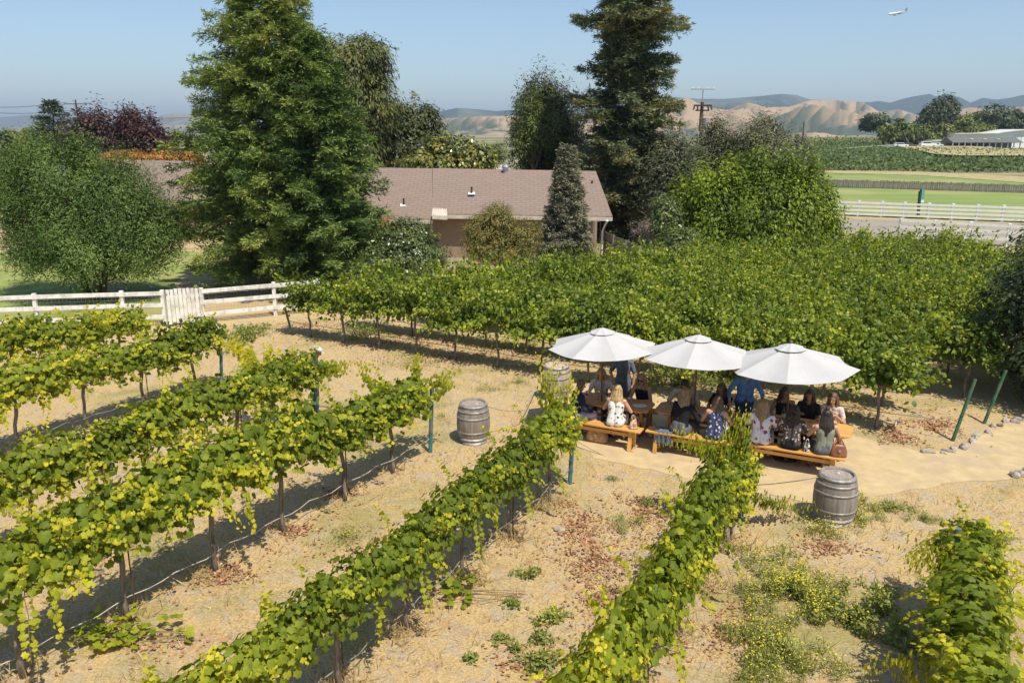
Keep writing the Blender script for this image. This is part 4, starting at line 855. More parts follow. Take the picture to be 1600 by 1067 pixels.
# ================================================================ poles, sign, barn, plane
M_POLE = pmat('pole_wood', (.17,.11,.08), (.09,.06,.045), scale=5, rough=.9, sx=(1,1,.1))
b0 = PY(1087, 300, 62); b0.z = 0; zt = PY(1091, 140, 62).z
ut = empty('utility_pole', b0, 0, 'tall wooden utility pole with crossarm and grey transformer', 'utility pole'); mb = MB(); mb.tube([(0,0,0),(.1,0,zt*.8),(.12,0,zt-.9)], [.17,.14,.12], 10); mb.build('pole', M_POLE, ut)
mb = MB(); mb.tube([(.12,0,zt-.95),(.12,0,zt)], .045, 8); mb.box((.1,0,zt), (1.75,.1,.09)); cr = mb.build('crossarm', M_METAL, ut)
mb = MB(); 
for sx in (-.75,-.35,.35,.8): mb.lathe([(.03,0),(.05,.05),(.02,.1)], 8, (.1+sx,0,zt+.045))
mb.build('insulators', M_WHITE, cr)
mb = MB(); mb.box((.12,-.1,zt-1.15), (1.3,.12,.12)); mb.box((.12,-.1,zt-1.5), (1.0,.1,.1))
for sx in (-.6,-.35,.0,.4,.62): mb.tube([(.12+sx,-.12,zt-1.1),(.12+sx*1.1,-.2,zt-1.45)], .06, 6)
mb.build('crossarm', M_DKTRIM, ut)
mb = MB(); mb.lathe([(.01,-.42),(.22,-.4),(.22,.38),(.16,.42),(.01,.43)], 14, (.42,-.05,zt-2.45)); mb.build('transformer', M_METAL, ut)
mb = MB(); mb.tube([(-.09,-.14,2),(-.05,-.12,zt-3)], .03, 5); mb.build('conduit', M_WHITE, ut)
def simple_pole(px, pyb, pyt, Y, label, arm=1.6, box=False):
    b = PY(px, pyb, Y); b.z = 0; z = PY(px, pyt, Y).z; u = empty('utility_pole', b, 0, label, 'utility pole'); mb = MB(); mb.tube([(0,0,0),(.05,0,z)], [.16,.11], 8); mb.build('pole', M_POLE, u)
    mb = MB(); mb.box((0,-.1,z-(.6 if not box else 1.2)), (arm,.12,.12)); 
    if not box: mb.box((0,-.1,z-1.6), (arm*.5,.1,.1))
    mb.build('crossarm', M_POLE, u)
    if box: mb = MB(); mb.lathe([(.01,-.5),(.35,-.48),(.35,.48),(.01,.5)], 12, (.5,-.2,z-1.8)); mb.build('transformer', M_WHITE, u); mb = MB(); mb.lathe([(.01,-.5),(.35,-.48),(.35,.48),(.01,.5)], 12, (-.5,-.2,z-1.8)); mb.build('transformer', M_WHITE, u)
    return u, Vector((b.x, b.y, z))
u1, t1 = simple_pole(127, 230, 156, 118, 'far wooden utility pole rising above the left plum tree', 3.2)
u2, t2 = simple_pole(293, 240, 207, 95, 'short far pole with two white transformers beside the redwood', 2.2, box=True)
u3, t3 = simple_pole(1252, 235, 190, 170, 'thin distant pole standing at the right of the feathery trees', .4)
for k, (a, b, lb) in enumerate(((PY(-150,145,112), t1+Vector((-1.2,0,-.4)), 'upper thin power line running left from the far pole'), (PY(-150,152,112), t1+Vector((0,0,-1.4)), 'lower thin power line running left from the far pole'), (t1+Vector((1.2,0,-.4)), PY(330,180,130), 'thin power line running right from the far pole'))):
    mb = MB(); mb.tube([a.lerp(b, i/12)+Vector((0,0,-1.2*math.sin(math.pi*i/12))) for i in range(13)], .03, 4); tag(mb.build('power_line', M_DKTRIM), lb, 'power line', 'power lines at the left')
# road sign
sb = at(1434, 342.5); st = PY(1438, 297, sb.y+.1); sg = empty('road_sign', sb, 0, 'wooden post carrying a green and white sign by the road', 'sign'); mb = MB(); mb.beam((0,0,0), st-sb-Vector((0,0,.1)), .16, .16); mb.build('post', M_POLE, sg)
mb = MB(); q = st-sb; mb.box((q.x+.13,-.1,q.z-.45), (.22,.05,1.0)); sp = mb.build('sign_panel', pmat('sign_green', (.16,.36,.33), (.12,.30,.27), scale=5, rough=.5), sg)
mb = MB(); mb.box((q.x+.16,-.13,q.z-.83), (.2,.012,.2)); mb.build('marker', M_WHITE, sp); mb = MB(); mb.box((q.x-.06,-.09,q.z-.42), (.10,.09,1.0)); mb.build('backing', pmat('dark_green', (.02,.07,.05)), sg)
# barn complex
def at_hill(px, Y): return PY(px, 300, Y)
Yb = 292; z0 = 1.0
bl, br = PY(1486, 238, Yb).x, PY(1690, 238, Yb).x
bz = lambda py: PY(1500, py, Yb).z
bn = empty('barn', (bl, Yb, z0), 0, 'large white barn with a shallow curved roof on the vineyard hill', 'barn'); mb = MB(); Wb = br-bl; h = bz(208)-z0
xs_ = [0, Wb*.33, Wb*.34, Wb*.45, Wb*.56, Wb*.7, Wb*.85, Wb]; hs = [h*.92, h*.95, h*.98, h*1.12, h*1.2, h*1.15, h*1.05, h]
for i in range(7):
    mb.add([(xs_[i],0,-1),(xs_[i+1],0,-1),(xs_[i+1],0,hs[i+1]),(xs_[i],0,hs[i]),(xs_[i],26,-1),(xs_[i+1],26,-1),(xs_[i+1],26,hs[i+1]),(xs_[i],26,hs[i])], [(0,1,2,3),(5,4,7,6),(0,3,7,4),(1,5,6,2)])
mb.build('wall', M_WHITE, bn); mb = MB()
for i in range(7): mb.beam(((xs_[i]),12.5,hs[i]+.15), ((xs_[i+1]),12.5,hs[i+1]+.15), 27.4, .25, up=(0,0,1))
mb.build('roof', pmat('pale_roof', (.72,.73,.74), (.6,.61,.62), scale=.3, rough=.5, bmp=0), bn)
mb = MB(); mb.box((Wb*.02+4.5,-.06,h*.45), (3.0,.1,1.4)); w_ = mb.build('window', M_DKGLASS, bn); mb = MB(); mb.box((Wb*.02+8,-.05,h*.42), (4.2,.08,1.5)); mb.build('roll_door', M_METAL, bn)
mb = MB(); mb.box((Wb*.52,-.05,h*.6), (4.6,.08,2.4)); dd_ = mb.build('loft_door', M_WHITE, bn); mb = MB()
for dx in (-2.3,0,2.3): mb.box((Wb*.52+dx,-.12,h*.6), (.16,.08,2.4))
mb.box((Wb*.52,-.12,h*.6+1.2), (4.76,.08,.16)); mb.build('door_frame', M_METAL, dd_)
Ys = 268; sl, sr = PY(1487, 238, Ys).x, PY(1592, 238, Ys).x; zt_ = lambda py: PY(1500, py, Ys).z
sh = empty('stable', (sl, Ys, z0), 0, 'low open stable with grey roof and white posts before the barn', 'stable'); Ws = sr-sl; e = zt_(222)-z0-.1; r_ = zt_(216.5)-z0
mb = MB(); mb.add([(-.4,-.8,e),(Ws+.4,-.8,e),(Ws+.4,3.5,r_+.3),(-.4,3.5,r_+.3),(Ws+.4,8,e),(-.4,8,e),(-.4,-.8,e-.18),(Ws+.4,-.8,e-.18),(Ws+.4,8,e-.18),(-.4,8,e-.18)], [(0,1,2,3),(3,2,4,5),(6,7,1,0),(5,4,8,9),(9,8,7,6),(0,3,5,9,6),(1,7,8,4,2)]); mb.build('roof', pmat('grey_roof', (.16,.16,.16), (.12,.12,.12), scale=1, rough=.8, bmp=0), sh)
mb = MB(); mb.box((Ws/2,6,e/2-.6), (Ws,3,e+1.0)); mb.build('wall', pmat('stable_wall', (.30,.33,.34), (.22,.25,.26), scale=1, bmp=0), sh)
for i in range(12): mb = MB(); mb.box((Ws*i/11,0,e/2-.6), (.28,.28,e+1.0)); mb.build('post', M_WHITE, sh)
for i in range(3): mb = MB(); mb.box((Ws*(.3+.2*i),1.2,(e+r_)/2+.35), (1.1,.7,.06), M=Matrix.Rotation(R(8), 3, 'X')); mb.build('skylight', M_WHITE, sh)
mb = MB(); mb.box((Ws*.62,4.4,e*.3), (1.7,.2,e*1.1)); mb.build('doorway', M_DKGLASS, sh); mb = MB()
for i in range(4): mb.box((Ws*(.12+.14*i),-.15,.3), (1.9,.1,1.0))
mb.build('half_door', M_WHITE, sh)
cb = PY(1462, 238, 285).x; cbn = empty('shed', (cb, 285, z0), 0, 'small pale shed left of the white barn', 'shed'); mb = MB(); mb.box((0,0,.8), (5,4,3.2)); mb.build('wall', pmat('shed_wall', (.55,.58,.60), scale=1, bmp=0), cbn); mb = MB(); mb.box((0,0,2.5), (5.5,4.6,.2)); mb.build('roof', M_WHITE, cbn)
tag(sheet('barn_yard', [(1425,224.5),(1485,226.5),(1640,236),(1640,243.5),(1500,243),(1460,240.5),(1430,234),(1405,229)], 1.9, M_VERGE), kind='structure')
# parked vehicles by the barn
def car(px, Y, L, H, col, label, cat):
    x = PY(px, 300, Y).x; c = empty(cat.replace(' ', '_'), (x, Y, 1.55), 0, label, cat); m = pmat('car_paint_'+label[:6].strip(), col, tuple(v*.9 for v in col), rough=.3, bmp=0)
    mb = MB(); mb.box((0,0,.62*H/1.5), (L,1.8,.6*H/1.5)); mb.build('body', m, c, bevel=.1); mb = MB(); mb.box((-.1*L,0,1.15*H/1.5), (L*.6,1.6,.55*H/1.5)); cab = mb.build('cabin', m, c, bevel=.15); mb = MB(); mb.box((-.1*L,-.8,1.15*H/1.5), (L*.52,.06,.36*H/1.5)); mb.build('window', M_DKGLASS, cab)
    for sx in (-.32,.32):
        mb = MB(); mb.tube([(sx*L,-.92,.32),(sx*L,-.7,.32)], .33, 12); mb.build('wheel', M_DKTRIM, c)
car(1398, 262, 4.6, 1.5, (.75,.75,.74), 'white car parked left among the bushes on the hill', 'parked car'); car(1412, 264, 4.4, 1.4, (.10,.11,.12), 'dark car parked right of the white car on the hill', 'parked car')
car(1440, 262, 5.0, 2.0, (.78,.78,.76), 'white van parked before the bushy hill trees', 'parked van'); car(1452, 266, 4.4, 1.5, (.55,.6,.66), 'silver car parked right of the white van on the hill', 'parked car')
rail_fence('rail_fence', 'thin white fence slanting down the vineyard hill', [PY(1262+i*22, 236.5-i*1.25, 215+i*9).xy.to_3d()+Vector((0,0,.5+.12*i)) for i in range(8)], (.5,1.0), 1.1, M_WHITE, group='white road fences')
rail_fence('rail_fence', 'distant white fence seen beneath the far willow', [PY(752+i*9, 252, 128).xy.to_3d() for i in range(6)], (.4,.9,1.3), 1.35, M_WHITE, rw=.3, group='white road fences')
rail_fence('rail_fence', 'distant white fence in front of the far left trees', [PY(8+i*16, 246, 88).xy.to_3d() for i in range(6)], (.6,1.2,1.8), 2.0, M_WHITE, rw=.22, group='white road fences')
rs = PY(72, 246, 96); mb = MB(); mb.box((0,0,1.4), (3.2,2,2.6)); e_ = empty('far_shed', (rs.x, rs.y, 0), 0, 'tiny white shed beyond the fence at far left', 'shed'); mb.build('wall', M_WHITE, e_); mb = MB(); mb.box((0,0,2.8), (3.6,2.4,.16)); mb.build('roof', M_METAL, e_)
# airliner climbing away
ap = PY(1402, 21, 1250); al = empty('airplane', ap, 0, 'small white airliner flying high in the clear blue sky', 'airplane'); M_JET = pmat('jet_white', (.82,.82,.80), rough=.3, bmp=0)
Mx = Matrix.Rotation(R(-8), 3, 'Y') @ Matrix.Rotation(R(12), 3, 'Z')
def J(v): return Mx @ Vector(v)
mb = MB(); mb.tube([J((x, 0, z)) for x, z in ((-15,0),(-14,.0),(-12,0),(9,0),(13,.5),(16,.9))], [.3,1.2,1.7,1.7,1.1,.3], 14); mb.build('fuselage', M_JET, al, True)
for s_ in (-1, 1):
    mb = MB(); mb.add([J(v) for v in ((-3,s_*1.2,-.6),(3,s_*1.2,-.6),(6.5,s_*15,.6),(4.5,s_*15,.6),(-3,s_*1.2,-.2),(3,s_*1.2,-.2),(6.5,s_*15,.8),(4.5,s_*15,.8))], [(0,1,2,3),(7,6,5,4),(0,4,5,1),(1,5,6,2),(2,6,7,3),(3,7,4,0)]); mb.build('wing', M_JET, al)
    mb = MB(); mb.tube([J((-2.5,s_*5,-1.6)), J((1.0,s_*5,-1.6))], .95, 10); mb.build('engine', pmat('jet_engine_%d' % s_, (.2,.22,.26), bmp=0), al)
    mb = MB(); mb.add([J(v) for v in ((12.5,s_*.5,.9),(15,s_*.5,.9),(16.3,s_*5,1.3),(15.2,s_*5,1.3),(12.5,s_*.5,1.1),(15,s_*.5,1.1),(16.3,s_*5,1.45),(15.2,s_*5,1.45))], [(0,1,2,3),(7,6,5,4),(0,4,5,1),(1,5,6,2),(2,6,7,3),(3,7,4,0)]); mb.build('tailplane', M_JET, al)
mb = MB(); mb.add([J(v) for v in ((11.5,-.15,1.2),(15.5,-.15,1.2),(17.3,-.1,5.6),(15.6,-.1,5.6),(11.5,.15,1.2),(15.5,.15,1.2),(17.3,.1,5.6),(15.6,.1,5.6))], [(0,1,2,3),(7,6,5,4),(0,4,5,1),(1,5,6,2),(2,6,7,3),(3,7,4,0)]); mb.build('tail_fin', pmat('jet_tail', (.10,.14,.26), bmp=0), al)
# ================================================================ barrels
def barrelmat():
    m, nt, out = newmat('weathered_staves'); p = N(nt, 'ShaderNodeBsdfPrincipled', i_Roughness=.85)
    tc = N(nt, 'ShaderNodeTexCoord'); sp = N(nt, 'ShaderNodeSeparateXYZ'); nt.links.new(tc.outputs['Object'], sp.inputs[0])
    a = N(nt, 'ShaderNodeMath', operation='ARCTAN2'); nt.links.new(sp.outputs[1], a.inputs[0]); nt.links.new(sp.outputs[0], a.inputs[1])
    m1 = N(nt, 'ShaderNodeMath', operation='MULTIPLY', i_1=30/(2*math.pi)); nt.links.new(a.outputs[0], m1.inputs[0])
    fr = N(nt, 'ShaderNodeMath', operation='FRACT'); nt.links.new(m1.outputs[0], fr.inputs[0]); fl = N(nt, 'ShaderNodeMath', operation='FLOOR'); nt.links.new(m1.outputs[0], fl.inputs[0])
    wn = N(nt, 'ShaderNodeTexWhiteNoise', noise_dimensions='1D'); nt.links.new(fl.outputs[0], wn.inputs['W'])
    n = noise(nt, 9, 6, .65, sx=(1.5,1.5,.22)); c = ramp(nt, n, [(.3, (.17,.145,.125)), (.55, (.29,.26,.235)), (.75, (.40,.37,.34))])
    c = mixc(nt, maprange(nt, wn.outputs[0], 0, 1, 0, .45), c, (.17,.13,.10)); gap = maprange(nt, fr.outputs[0], .0, .06, 1, 0); c = mixc(nt, gap, c, (.05,.04,.03))
    nt.links.new(c, p.inputs['Base Color']); nt.links.new(bump(nt, n, .5, .01), p.inputs['Normal']); nt.links.new(p.outputs[0], out.inputs[0]); return m
M_STAVE = barrelmat(); M_HOOP = pmat('hoop_steel', (.42,.42,.42), (.24,.21,.19), scale=12, rough=.55, metal=.4); M_HEAD = pmat('barrel_head_wood', (.40,.35,.30), (.25,.21,.175), scale=8, rough=.85, sx=(.25,2.5,1)); M_PALEHEAD = pmat('pale_barrel_wood', (.60,.47,.34), (.45,.34,.24), scale=8, rough=.8)
def rb(z): return .285+.075*(1-((z-.44)/.44)**2)
def barrel(loc, label, rz=0, H=.88, sc=1, pale=False, bung=True):
    b = empty('wine_barrel', loc, rz, label, 'barrel', 'wine barrels at the path'); b.scale = (sc,)*3
    mb = MB(); mb.lathe([(rb(z), z) for z in [H*i/16 for i in range(17)]]+[(rb(H)-.028, H-.004), (rb(H)-.03, H-.045)], 60); mb.build('staves', M_STAVE if not pale else M_STAVE2, b, True)
    for z in (.03,.125,.27,.585,.73,.835):
        w = .042 if z not in (.03,.835) else .05; mb = MB(); mb.lathe([(rb(z)+.001, z-w/2), (rb(z-w/2)+.006, z-w/2), (rb(z+w/2)+.006, z+w/2), (rb(z+w/2)-.001, z+w/2)], 48); mb.build('hoop', M_HOOP, b, True)
    mb = MB(); r = rb(H)-.031
    for i in range(7):
        x0, x1 = -r+2*r*i/7+.002, -r+2*r*(i+1)/7-.002; y0, y1 = math.sqrt(max(0, r*r-x0*x0)), math.sqrt(max(0, r*r-x1*x1)); xm = (x0+x1)/2; ym = math.sqrt(max(0, r*r-xm*xm))
        mb.add([(x0,-y0,H-.044),(xm,-ym,H-.044),(x1,-y1,H-.044),(x1,y1,H-.044),(xm,ym,H-.044),(x0,y0,H-.044)], [(0,1,2,3,4,5)])
    mb.lathe([(.001,H-.05),(r+.005,H-.05)], 40); hd = mb.build('head', M_PALEHEAD if pale else M_HEAD, b)
    if bung: mb = MB(); mb.lathe([(.001,H-.03),(.025,H-.03),(.028,H-.044)], 12, (.08,-.02,0)); mb.build('bung', M_CREAM, hd)
    return b
M_STAVE2 = pmat('pale_staves', (.52,.43,.35), (.34,.28,.22), scale=9, rough=.85, sx=(2,2,.25))
B1 = at(740, 688); B2 = at(1301, 812); B3 = at(869, 622)
barrel(B1, 'weathered grey wine barrel standing alone on dry grass at left', .4)
barrel(B2, 'largest looking wine barrel, grey, in yellow weeds at the path edge', 1.3, sc=1.0)
barrel(B3, 'pale wine barrel with tan head beside the leftmost umbrella', 2.1, pale=True)
# rope barriers
M_ROPE = pmat('rope_fibre', (.50,.40,.28), (.32,.25,.17), scale=40, rough=.95)
def rope(pts, label):
    P = []; n = 14
    for a, b, sag in pts:
        for i in range(n): t = i/n; p = a.lerp(b, t); p.z -= sag*4*t*(1-t); P.append(p)
    P.append(pts[-1][1]); mb = MB(); mb.tube(P, .011, 6); tag(mb.build('rope', M_ROPE, smooth=True), label, 'rope', 'ropes between the barrels')
zb = Vector((0,0,.78))
mid = at(905, 691, .12); rope([(B1+zb+Vector((.33,0,0)), at(820,640,.42), .06), (at(820,640,.42), B3+zb+Vector((-.33,0,-.05)), .05)], 'thin rope drooping from the lone barrel to the pale barrel')
rope([(B3+zb+Vector((.0,-.33,-.1)), mid, .1), (mid, B2+zb+Vector((-.33,0,.02))-Vector((0,0,.0)), .48)], 'rope hanging low across the sandy path to the large looking barrel')
# ================================================================ picnic sets
SET = R(-26); U = Vector((math.cos(SET), math.sin(SET), 0)); NV = Vector((-U.y, U.x, 0))
M_PINE = pmat('varnished_pine', (.74,.42,.13), (.55,.28,.08), scale=6, rough=.45, bmp=.15, sx=(.2,2.5,1), spec=.4)
M_PINE2 = pmat('brown_varnished_pine', (.60,.32,.12), (.42,.20,.07), scale=6, rough=.45, bmp=.15, sx=(.2,2.5,1), spec=.4)
def table(c, label, L=1.75, mat=None, W_=.78):
    t = empty('picnic_table', c, SET, label, 'picnic table', 'wooden picnic tables'); mat = mat or M_PINE2; mb = MB(); n = 6; w = W_/n
    for i in range(n):
        cl = .12 if i in (0, n-1) else 0; y = -W_/2+w*(i+.5); x = L/2
        q = [(-x+cl*(1 if y < 0 else 0), y-w/2+.003), (x-cl*(1 if y < 0 else 0), y-w/2+.003), (x-cl*(1 if y > 0 else 0), y+w/2-.003), (-x+cl*(1 if y > 0 else 0), y+w/2-.003)]
        mb.add([(a, b, .715) for a, b in q]+[(a, b, .755) for a, b in q], [(3,2,1,0),(4,5,6,7),(0,1,5,4),(1,2,6,5),(2,3,7,6),(3,0,4,7)])
    mb.build('table_top', mat, t, bevel=.004)
    for s in (-1, 1):
        mb = MB(); mb.beam((s*(L/2-.25),-.3,.0), (s*(L/2-.25),.18,.71), .045, .09); mb.beam((s*(L/2-.25)+.05,.3,.0), (s*(L/2-.25)+.05,-.18,.71), .045, .09); mb.box((s*(L/2-.25),0,.69), (.05,.66,.05)); mb.build('leg', mat, t)
    mb = MB(); mb.beam((-(L/2-.28),0,.4), ((L/2-.28),0,.4), .09, .04); mb.build('stretcher', mat, t); return t
def bench(c, label, L=1.8, mat=None):
    b = empty('picnic_bench', c, SET, label, 'bench', 'wooden picnic benches'); mat = mat or M_PINE; mb = MB()
    for y in (-.075,.075): mb.box((0,y,.435), (L,.142,.038))
    mb.build('seat', mat, b, bevel=.006)
    for s in (-1, 1):
        mb = MB(); x = s*(L/2-.22); mb.beam((x,-.16,0), (x,-.05,.415), .08, .04, up=(0,1,0)); mb.beam((x,.16,0), (x,.05,.415), .08, .04, up=(0,1,0)); mb.box((x,0,.40), (.075,.25,.04)); mb.box((x,0,.15), (.04,.24,.06)); mb.build('leg', mat, b)
    mb = MB(); mb.beam((-(L/2-.24),0,.30), ((L/2-.24),0,.30), .04, .07); mb.build('stretcher', mat, b); return b
FB = [(at(895,655,.45)+at(992,670,.45))/2-U*.02, (at(1010,669,.45))+U*.92, (at(1160,690,.45)+at(1316,712,.45))/2]
for f in FB: f.z = 0
OFF = .66
TC = [f+NV*OFF for f in FB]; BB = [t+NV*.64 for t in TC]
tl = ('leftmost picnic table with a white sheet of paper on its right end', 'middle picnic table below the second umbrella', 'rightmost picnic table with a glass on its bare right end')
for i in range(3):
    table(TC[i], tl[i], L=(1.75,1.75,2.1)[i], mat=M_PINE2 if i < 2 else M_PINE)
    bench(FB[i], ('front bench of the leftmost picnic table', 'front bench of the middle picnic table, empty at its left end', 'front bench of the rightmost table carrying three seated women')[i], L=(1.75,1.8,2.0)[i])
    bench(BB[i], ('rear bench of the leftmost picnic table', 'rear bench of the middle picnic table', 'rear bench of the rightmost picnic table')[i], L=1.75, mat=M_PINE2)
# ================================================================ umbrellas
def fabric():
    m, nt, out = newmat('umbrella_canvas'); n = noise(nt, 2.5, 4); c = ramp(nt, n, [(.3, (.54,.535,.53)), (.7, (.59,.58,.57))]); p = N(nt, 'ShaderNodeBsdfPrincipled', i_Roughness=.9); nt.links.new(c, p.inputs['Base Color'])
    t = N(nt, 'ShaderNodeBsdfTranslucent'); t.inputs[0].default_value = (.62,.57,.48,1); mx = N(nt, 'ShaderNodeMixShader', i_0=.14); nt.links.new(p.outputs[0], mx.inputs[1]); nt.links.new(t.outputs[0], mx.inputs[2]); nt.links.new(mx.outputs[0], out.inputs[0])
    w = noise(nt, 3, 3); nt.links.new(bump(nt, w, .25, .03), p.inputs['Normal']); return m
M_CANV = fabric(); M_POLEW = pmat('umbrella_pole_wood', (.20,.12,.07), (.13,.08,.05), scale=9, rough=.5)
def umbrella(apex, r, label, rot, rise=.43):
    base = Vector((apex.x, apex.y, 0)); z = apex.z; u = empty('patio_umbrella', base, rot, label, 'umbrella', 'white umbrellas over the picnic tables'); n = 8
    u.rotation_euler = (R(1.6*math.sin(apex.x*3)), R(1.4*math.cos(apex.x*5)), rot)
    def canopy(r0, r1, z0, z1, sag, scal, rings, name, par, seg=6):
        vs = []; fs = []; m = n*seg
        for j in range(rings+1):
            t = j/rings
            for k in range(m):
                a = 2*math.pi*k/m; fr = (k % seg)/seg; dip = math.sin(math.pi*fr)
                rr = (r0+(r1-r0)*t); flat = math.cos(math.pi/n)/math.cos((fr-.5)*2*math.pi/n); rr *= (flat*(1-scal*dip*t*t))
                vs.append((rr*math.cos(a), rr*math.sin(a), z0+(z1-z0)*(t**1.05)-1.7*sag*dip*t*(1.15-t*.6)))
        for j in range(rings):
            for k in range(m): fs.append((j*m+k, (j+1)*m+k, (j+1)*m+(k+1) % m, j*m+(k+1) % m))
        mb = MB(); mb.add(vs, fs); o = mb.build(name, M_CANV, par, False)
        s = o.modifiers.new('s', 'SOLIDIFY'); s.thickness = .006; return o
    c = canopy(.06, r/math.cos(math.pi/8)*.99, z-.05, z-rise, .045, .035, 8, 'canopy', u)
    canopy(.01, .27*r/1.05, z+.015, z-.085, .012, .05, 3, 'vent_cap', c)
    mb = MB(); mb.lathe([(.001,z+.07),(.02,z+.06),(.03,z+.035),(.015,z+.01)], 10); mb.build('finial', M_POLEW, u, True)
    mb = MB(); mb.tube([(0,0,0),(0,0,z)], .021, 10); mb.build('pole', M_POLEW, u)
    for k in range(n):
        a = 2*math.pi*k/n; mb = MB(); ca, sa = math.cos(a), math.sin(a); mb.beam((.05*ca,.05*sa,z-.075), (r*1.04*ca,r*1.04*sa,z-rise-.012), .014, .018); rbb = mb.build('rib', M_POLEW, u)
        mb = MB(); mb.beam((.03*ca,.03*sa,z-.62), (r*.5*ca,r*.5*sa,z-.075-rise*.42), .010, .014); mb.build('strut', M_POLEW, rbb)
    mb = MB(); mb.lathe([(.04,z-.65),(.045,z-.6),(.03,z-.56)], 12); mb.build('runner', M_POLEW, u)
    mb = MB(); mb.lathe([(.001,.09),(.05,.09),(.06,.05),(.24,.03),(.25,0)], 20); mb.build('base', M_DKTRIM, u)
    return u
for i, (px, py, ex, ez) in enumerate(((945,513,79,2.45),(1091,525,85,2.45),(1243,538,94,2.45))):
    A = PY(px, py, TC[i].y+.0); A = Vector((A.x, TC[i].y, A.z)); k = (A.y*CP+(CAM_H-A.z+.35)*SP)/F
    umbrella(A, ex*k*1.015, ('leftmost white umbrella shading the first picnic table', 'middle white umbrella between the other two umbrellas', 'rightmost and nearest white umbrella over the three women')[i], (R(8), R(22), R(24))[i], rise=(.40,.42,.44)[i])
# ================================================================ small things on and by the tables
def tp(i, u, v, z=.756): return TC[i]+U*u+NV*v+Vector((0,0,z))
M_GLASS = None
gm, nt, out = newmat('clear_glass'); p = N(nt, 'ShaderNodeBsdfPrincipled', i_Roughness=.05); p.inputs['Base Color'].default_value = (.9,.92,.92,1); p.inputs['Transmission Weight'].default_value = .85; p.inputs['IOR'].default_value = 1.3; nt.links.new(p.outputs[0], out.inputs[0]); M_GLASS = gm
M_WINE = pmat('white_wine', (.70,.55,.15), rough=.2, bmp=0); M_REDWINE = pmat('red_wine', (.15,.01,.02), rough=.2, bmp=0)
def glass(p, label, wine): 
    g = empty('wine_glass', p, 0, label, 'wine glass', 'wine glasses on the tables'); mb = MB(); mb.lathe([(.032,0),(.03,.003),(.004,.008),(.004,.09),(.02,.105),(.038,.135),(.04,.165),(.033,.21)], 16); mb.build('bowl', M_GLASS, g, True); mb = MB(); mb.lathe([(.001,.108),(.018,.11),(.034,.135),(.036,.148),(.001,.149)], 14); mb.build('wine', wine, g, True)
glass(tp(0,.05,.12), 'wine glass in the middle of the leftmost table', M_WINE); glass(tp(0,-.35,.0), 'wine glass at the left part of the leftmost table', M_WINE); glass(tp(0,.42,-.15), 'wine glass near the paper on the leftmost table', M_REDWINE)
glass(tp(1,-.1,.1), 'wine glass before the man at the middle table', M_REDWINE); glass(tp(1,.55,.05), 'wine glass on the right end of the middle table', M_WINE)
glass(tp(2,.0,.05), 'wine glass in the middle of the rightmost table', M_WINE); glass(tp(2,.45,.1), 'wine glass by the dark-haired woman at rightmost table', M_WINE)
M_BOTTLE = pmat('dark_green_bottle', (.02,.05,.025), rough=.12, bmp=0, spec=.6)
def bottle(p, label):
    g = empty('wine_bottle', p, 0, label, 'bottle', 'wine bottles on the tables'); mb = MB(); mb.lathe([(.001,0),(.036,0),(.037,.01),(.037,.18),(.03,.21),(.014,.235),(.013,.30),(.001,.302)], 16); mb.build('body', M_BOTTLE, g, True); mb = MB(); mb.lathe([(.0378,.06),(.0378,.15)], 16); mb.build('bottle_label', M_CREAM, g, True)
bottle(tp(0,-.12,-.1), 'green wine bottle in the middle of the leftmost table'); bottle(tp(1,.28,.12), 'green wine bottle in the middle of the middle table'); bottle(tp(2,-.28,.08), 'green wine bottle at the left of the rightmost table')
glass(tp(0,-.55,-.18), 'wine glass before the woman in black at leftmost table', M_REDWINE); glass(tp(1,-.35,-.2), 'wine glass before the black cardigan at the middle table', M_WINE); glass(tp(2,-.6,-.1), 'wine glass before the crimson flower dress at right table', M_REDWINE); glass(tp(2,.72,-.12), 'wine glass on the bare right end of the rightmost table', M_REDWINE)
M_PAPER = pmat('paper', (.82,.80,.76), rough=.8, bmp=0)
def paper(p, rz, label): mb = MB(); mb.box((0,0,.002), (.28,.2,.003)); o = mb.build('paper_sheet', M_PAPER); o.location = p; o.rotation_euler = (0,0,rz); tag(o, label, 'paper')
paper(tp(0,.62,-.02), .2, 'white paper sheet on the right end of the leftmost table'); paper(tp(1,.1,-.2), -.3, 'white paper sheet in front of the floral-dress woman')
o = MB(); o.lathe([(.001,0),(.07,.004),(.1,.02),(.098,.022),(.07,.01),(.001,.008)], 20); o = o.build('plate', M_PAPER, smooth=True); o.location = tp(1,-.3,.05); tag(o, 'small white plate between the man and the long-haired woman', 'plate')
o = MB(); o.box((0,0,.012), (.22,.12,.02)); o = o.build('wooden_tray', M_DKTRIM, bevel=.004); o.location = tp(1,.62,-.08); tag(o, 'small dark tray on the right end of the middle table', 'tray')
M_TANB = pmat('tan_leather', (.52,.29,.14), (.38,.20,.09), scale=12, rough=.6, c3=(.62,.42,.25), s3=14); M_BROWNB = pmat('brown_leather', (.30,.12,.055), (.19,.07,.035), scale=8, rough=.4, spec=.5); M_PATB = pmat('woven_bag_cloth', (.68,.50,.34), (.42,.24,.15), scale=26, rough=.8, lo=.47, hi=.53)
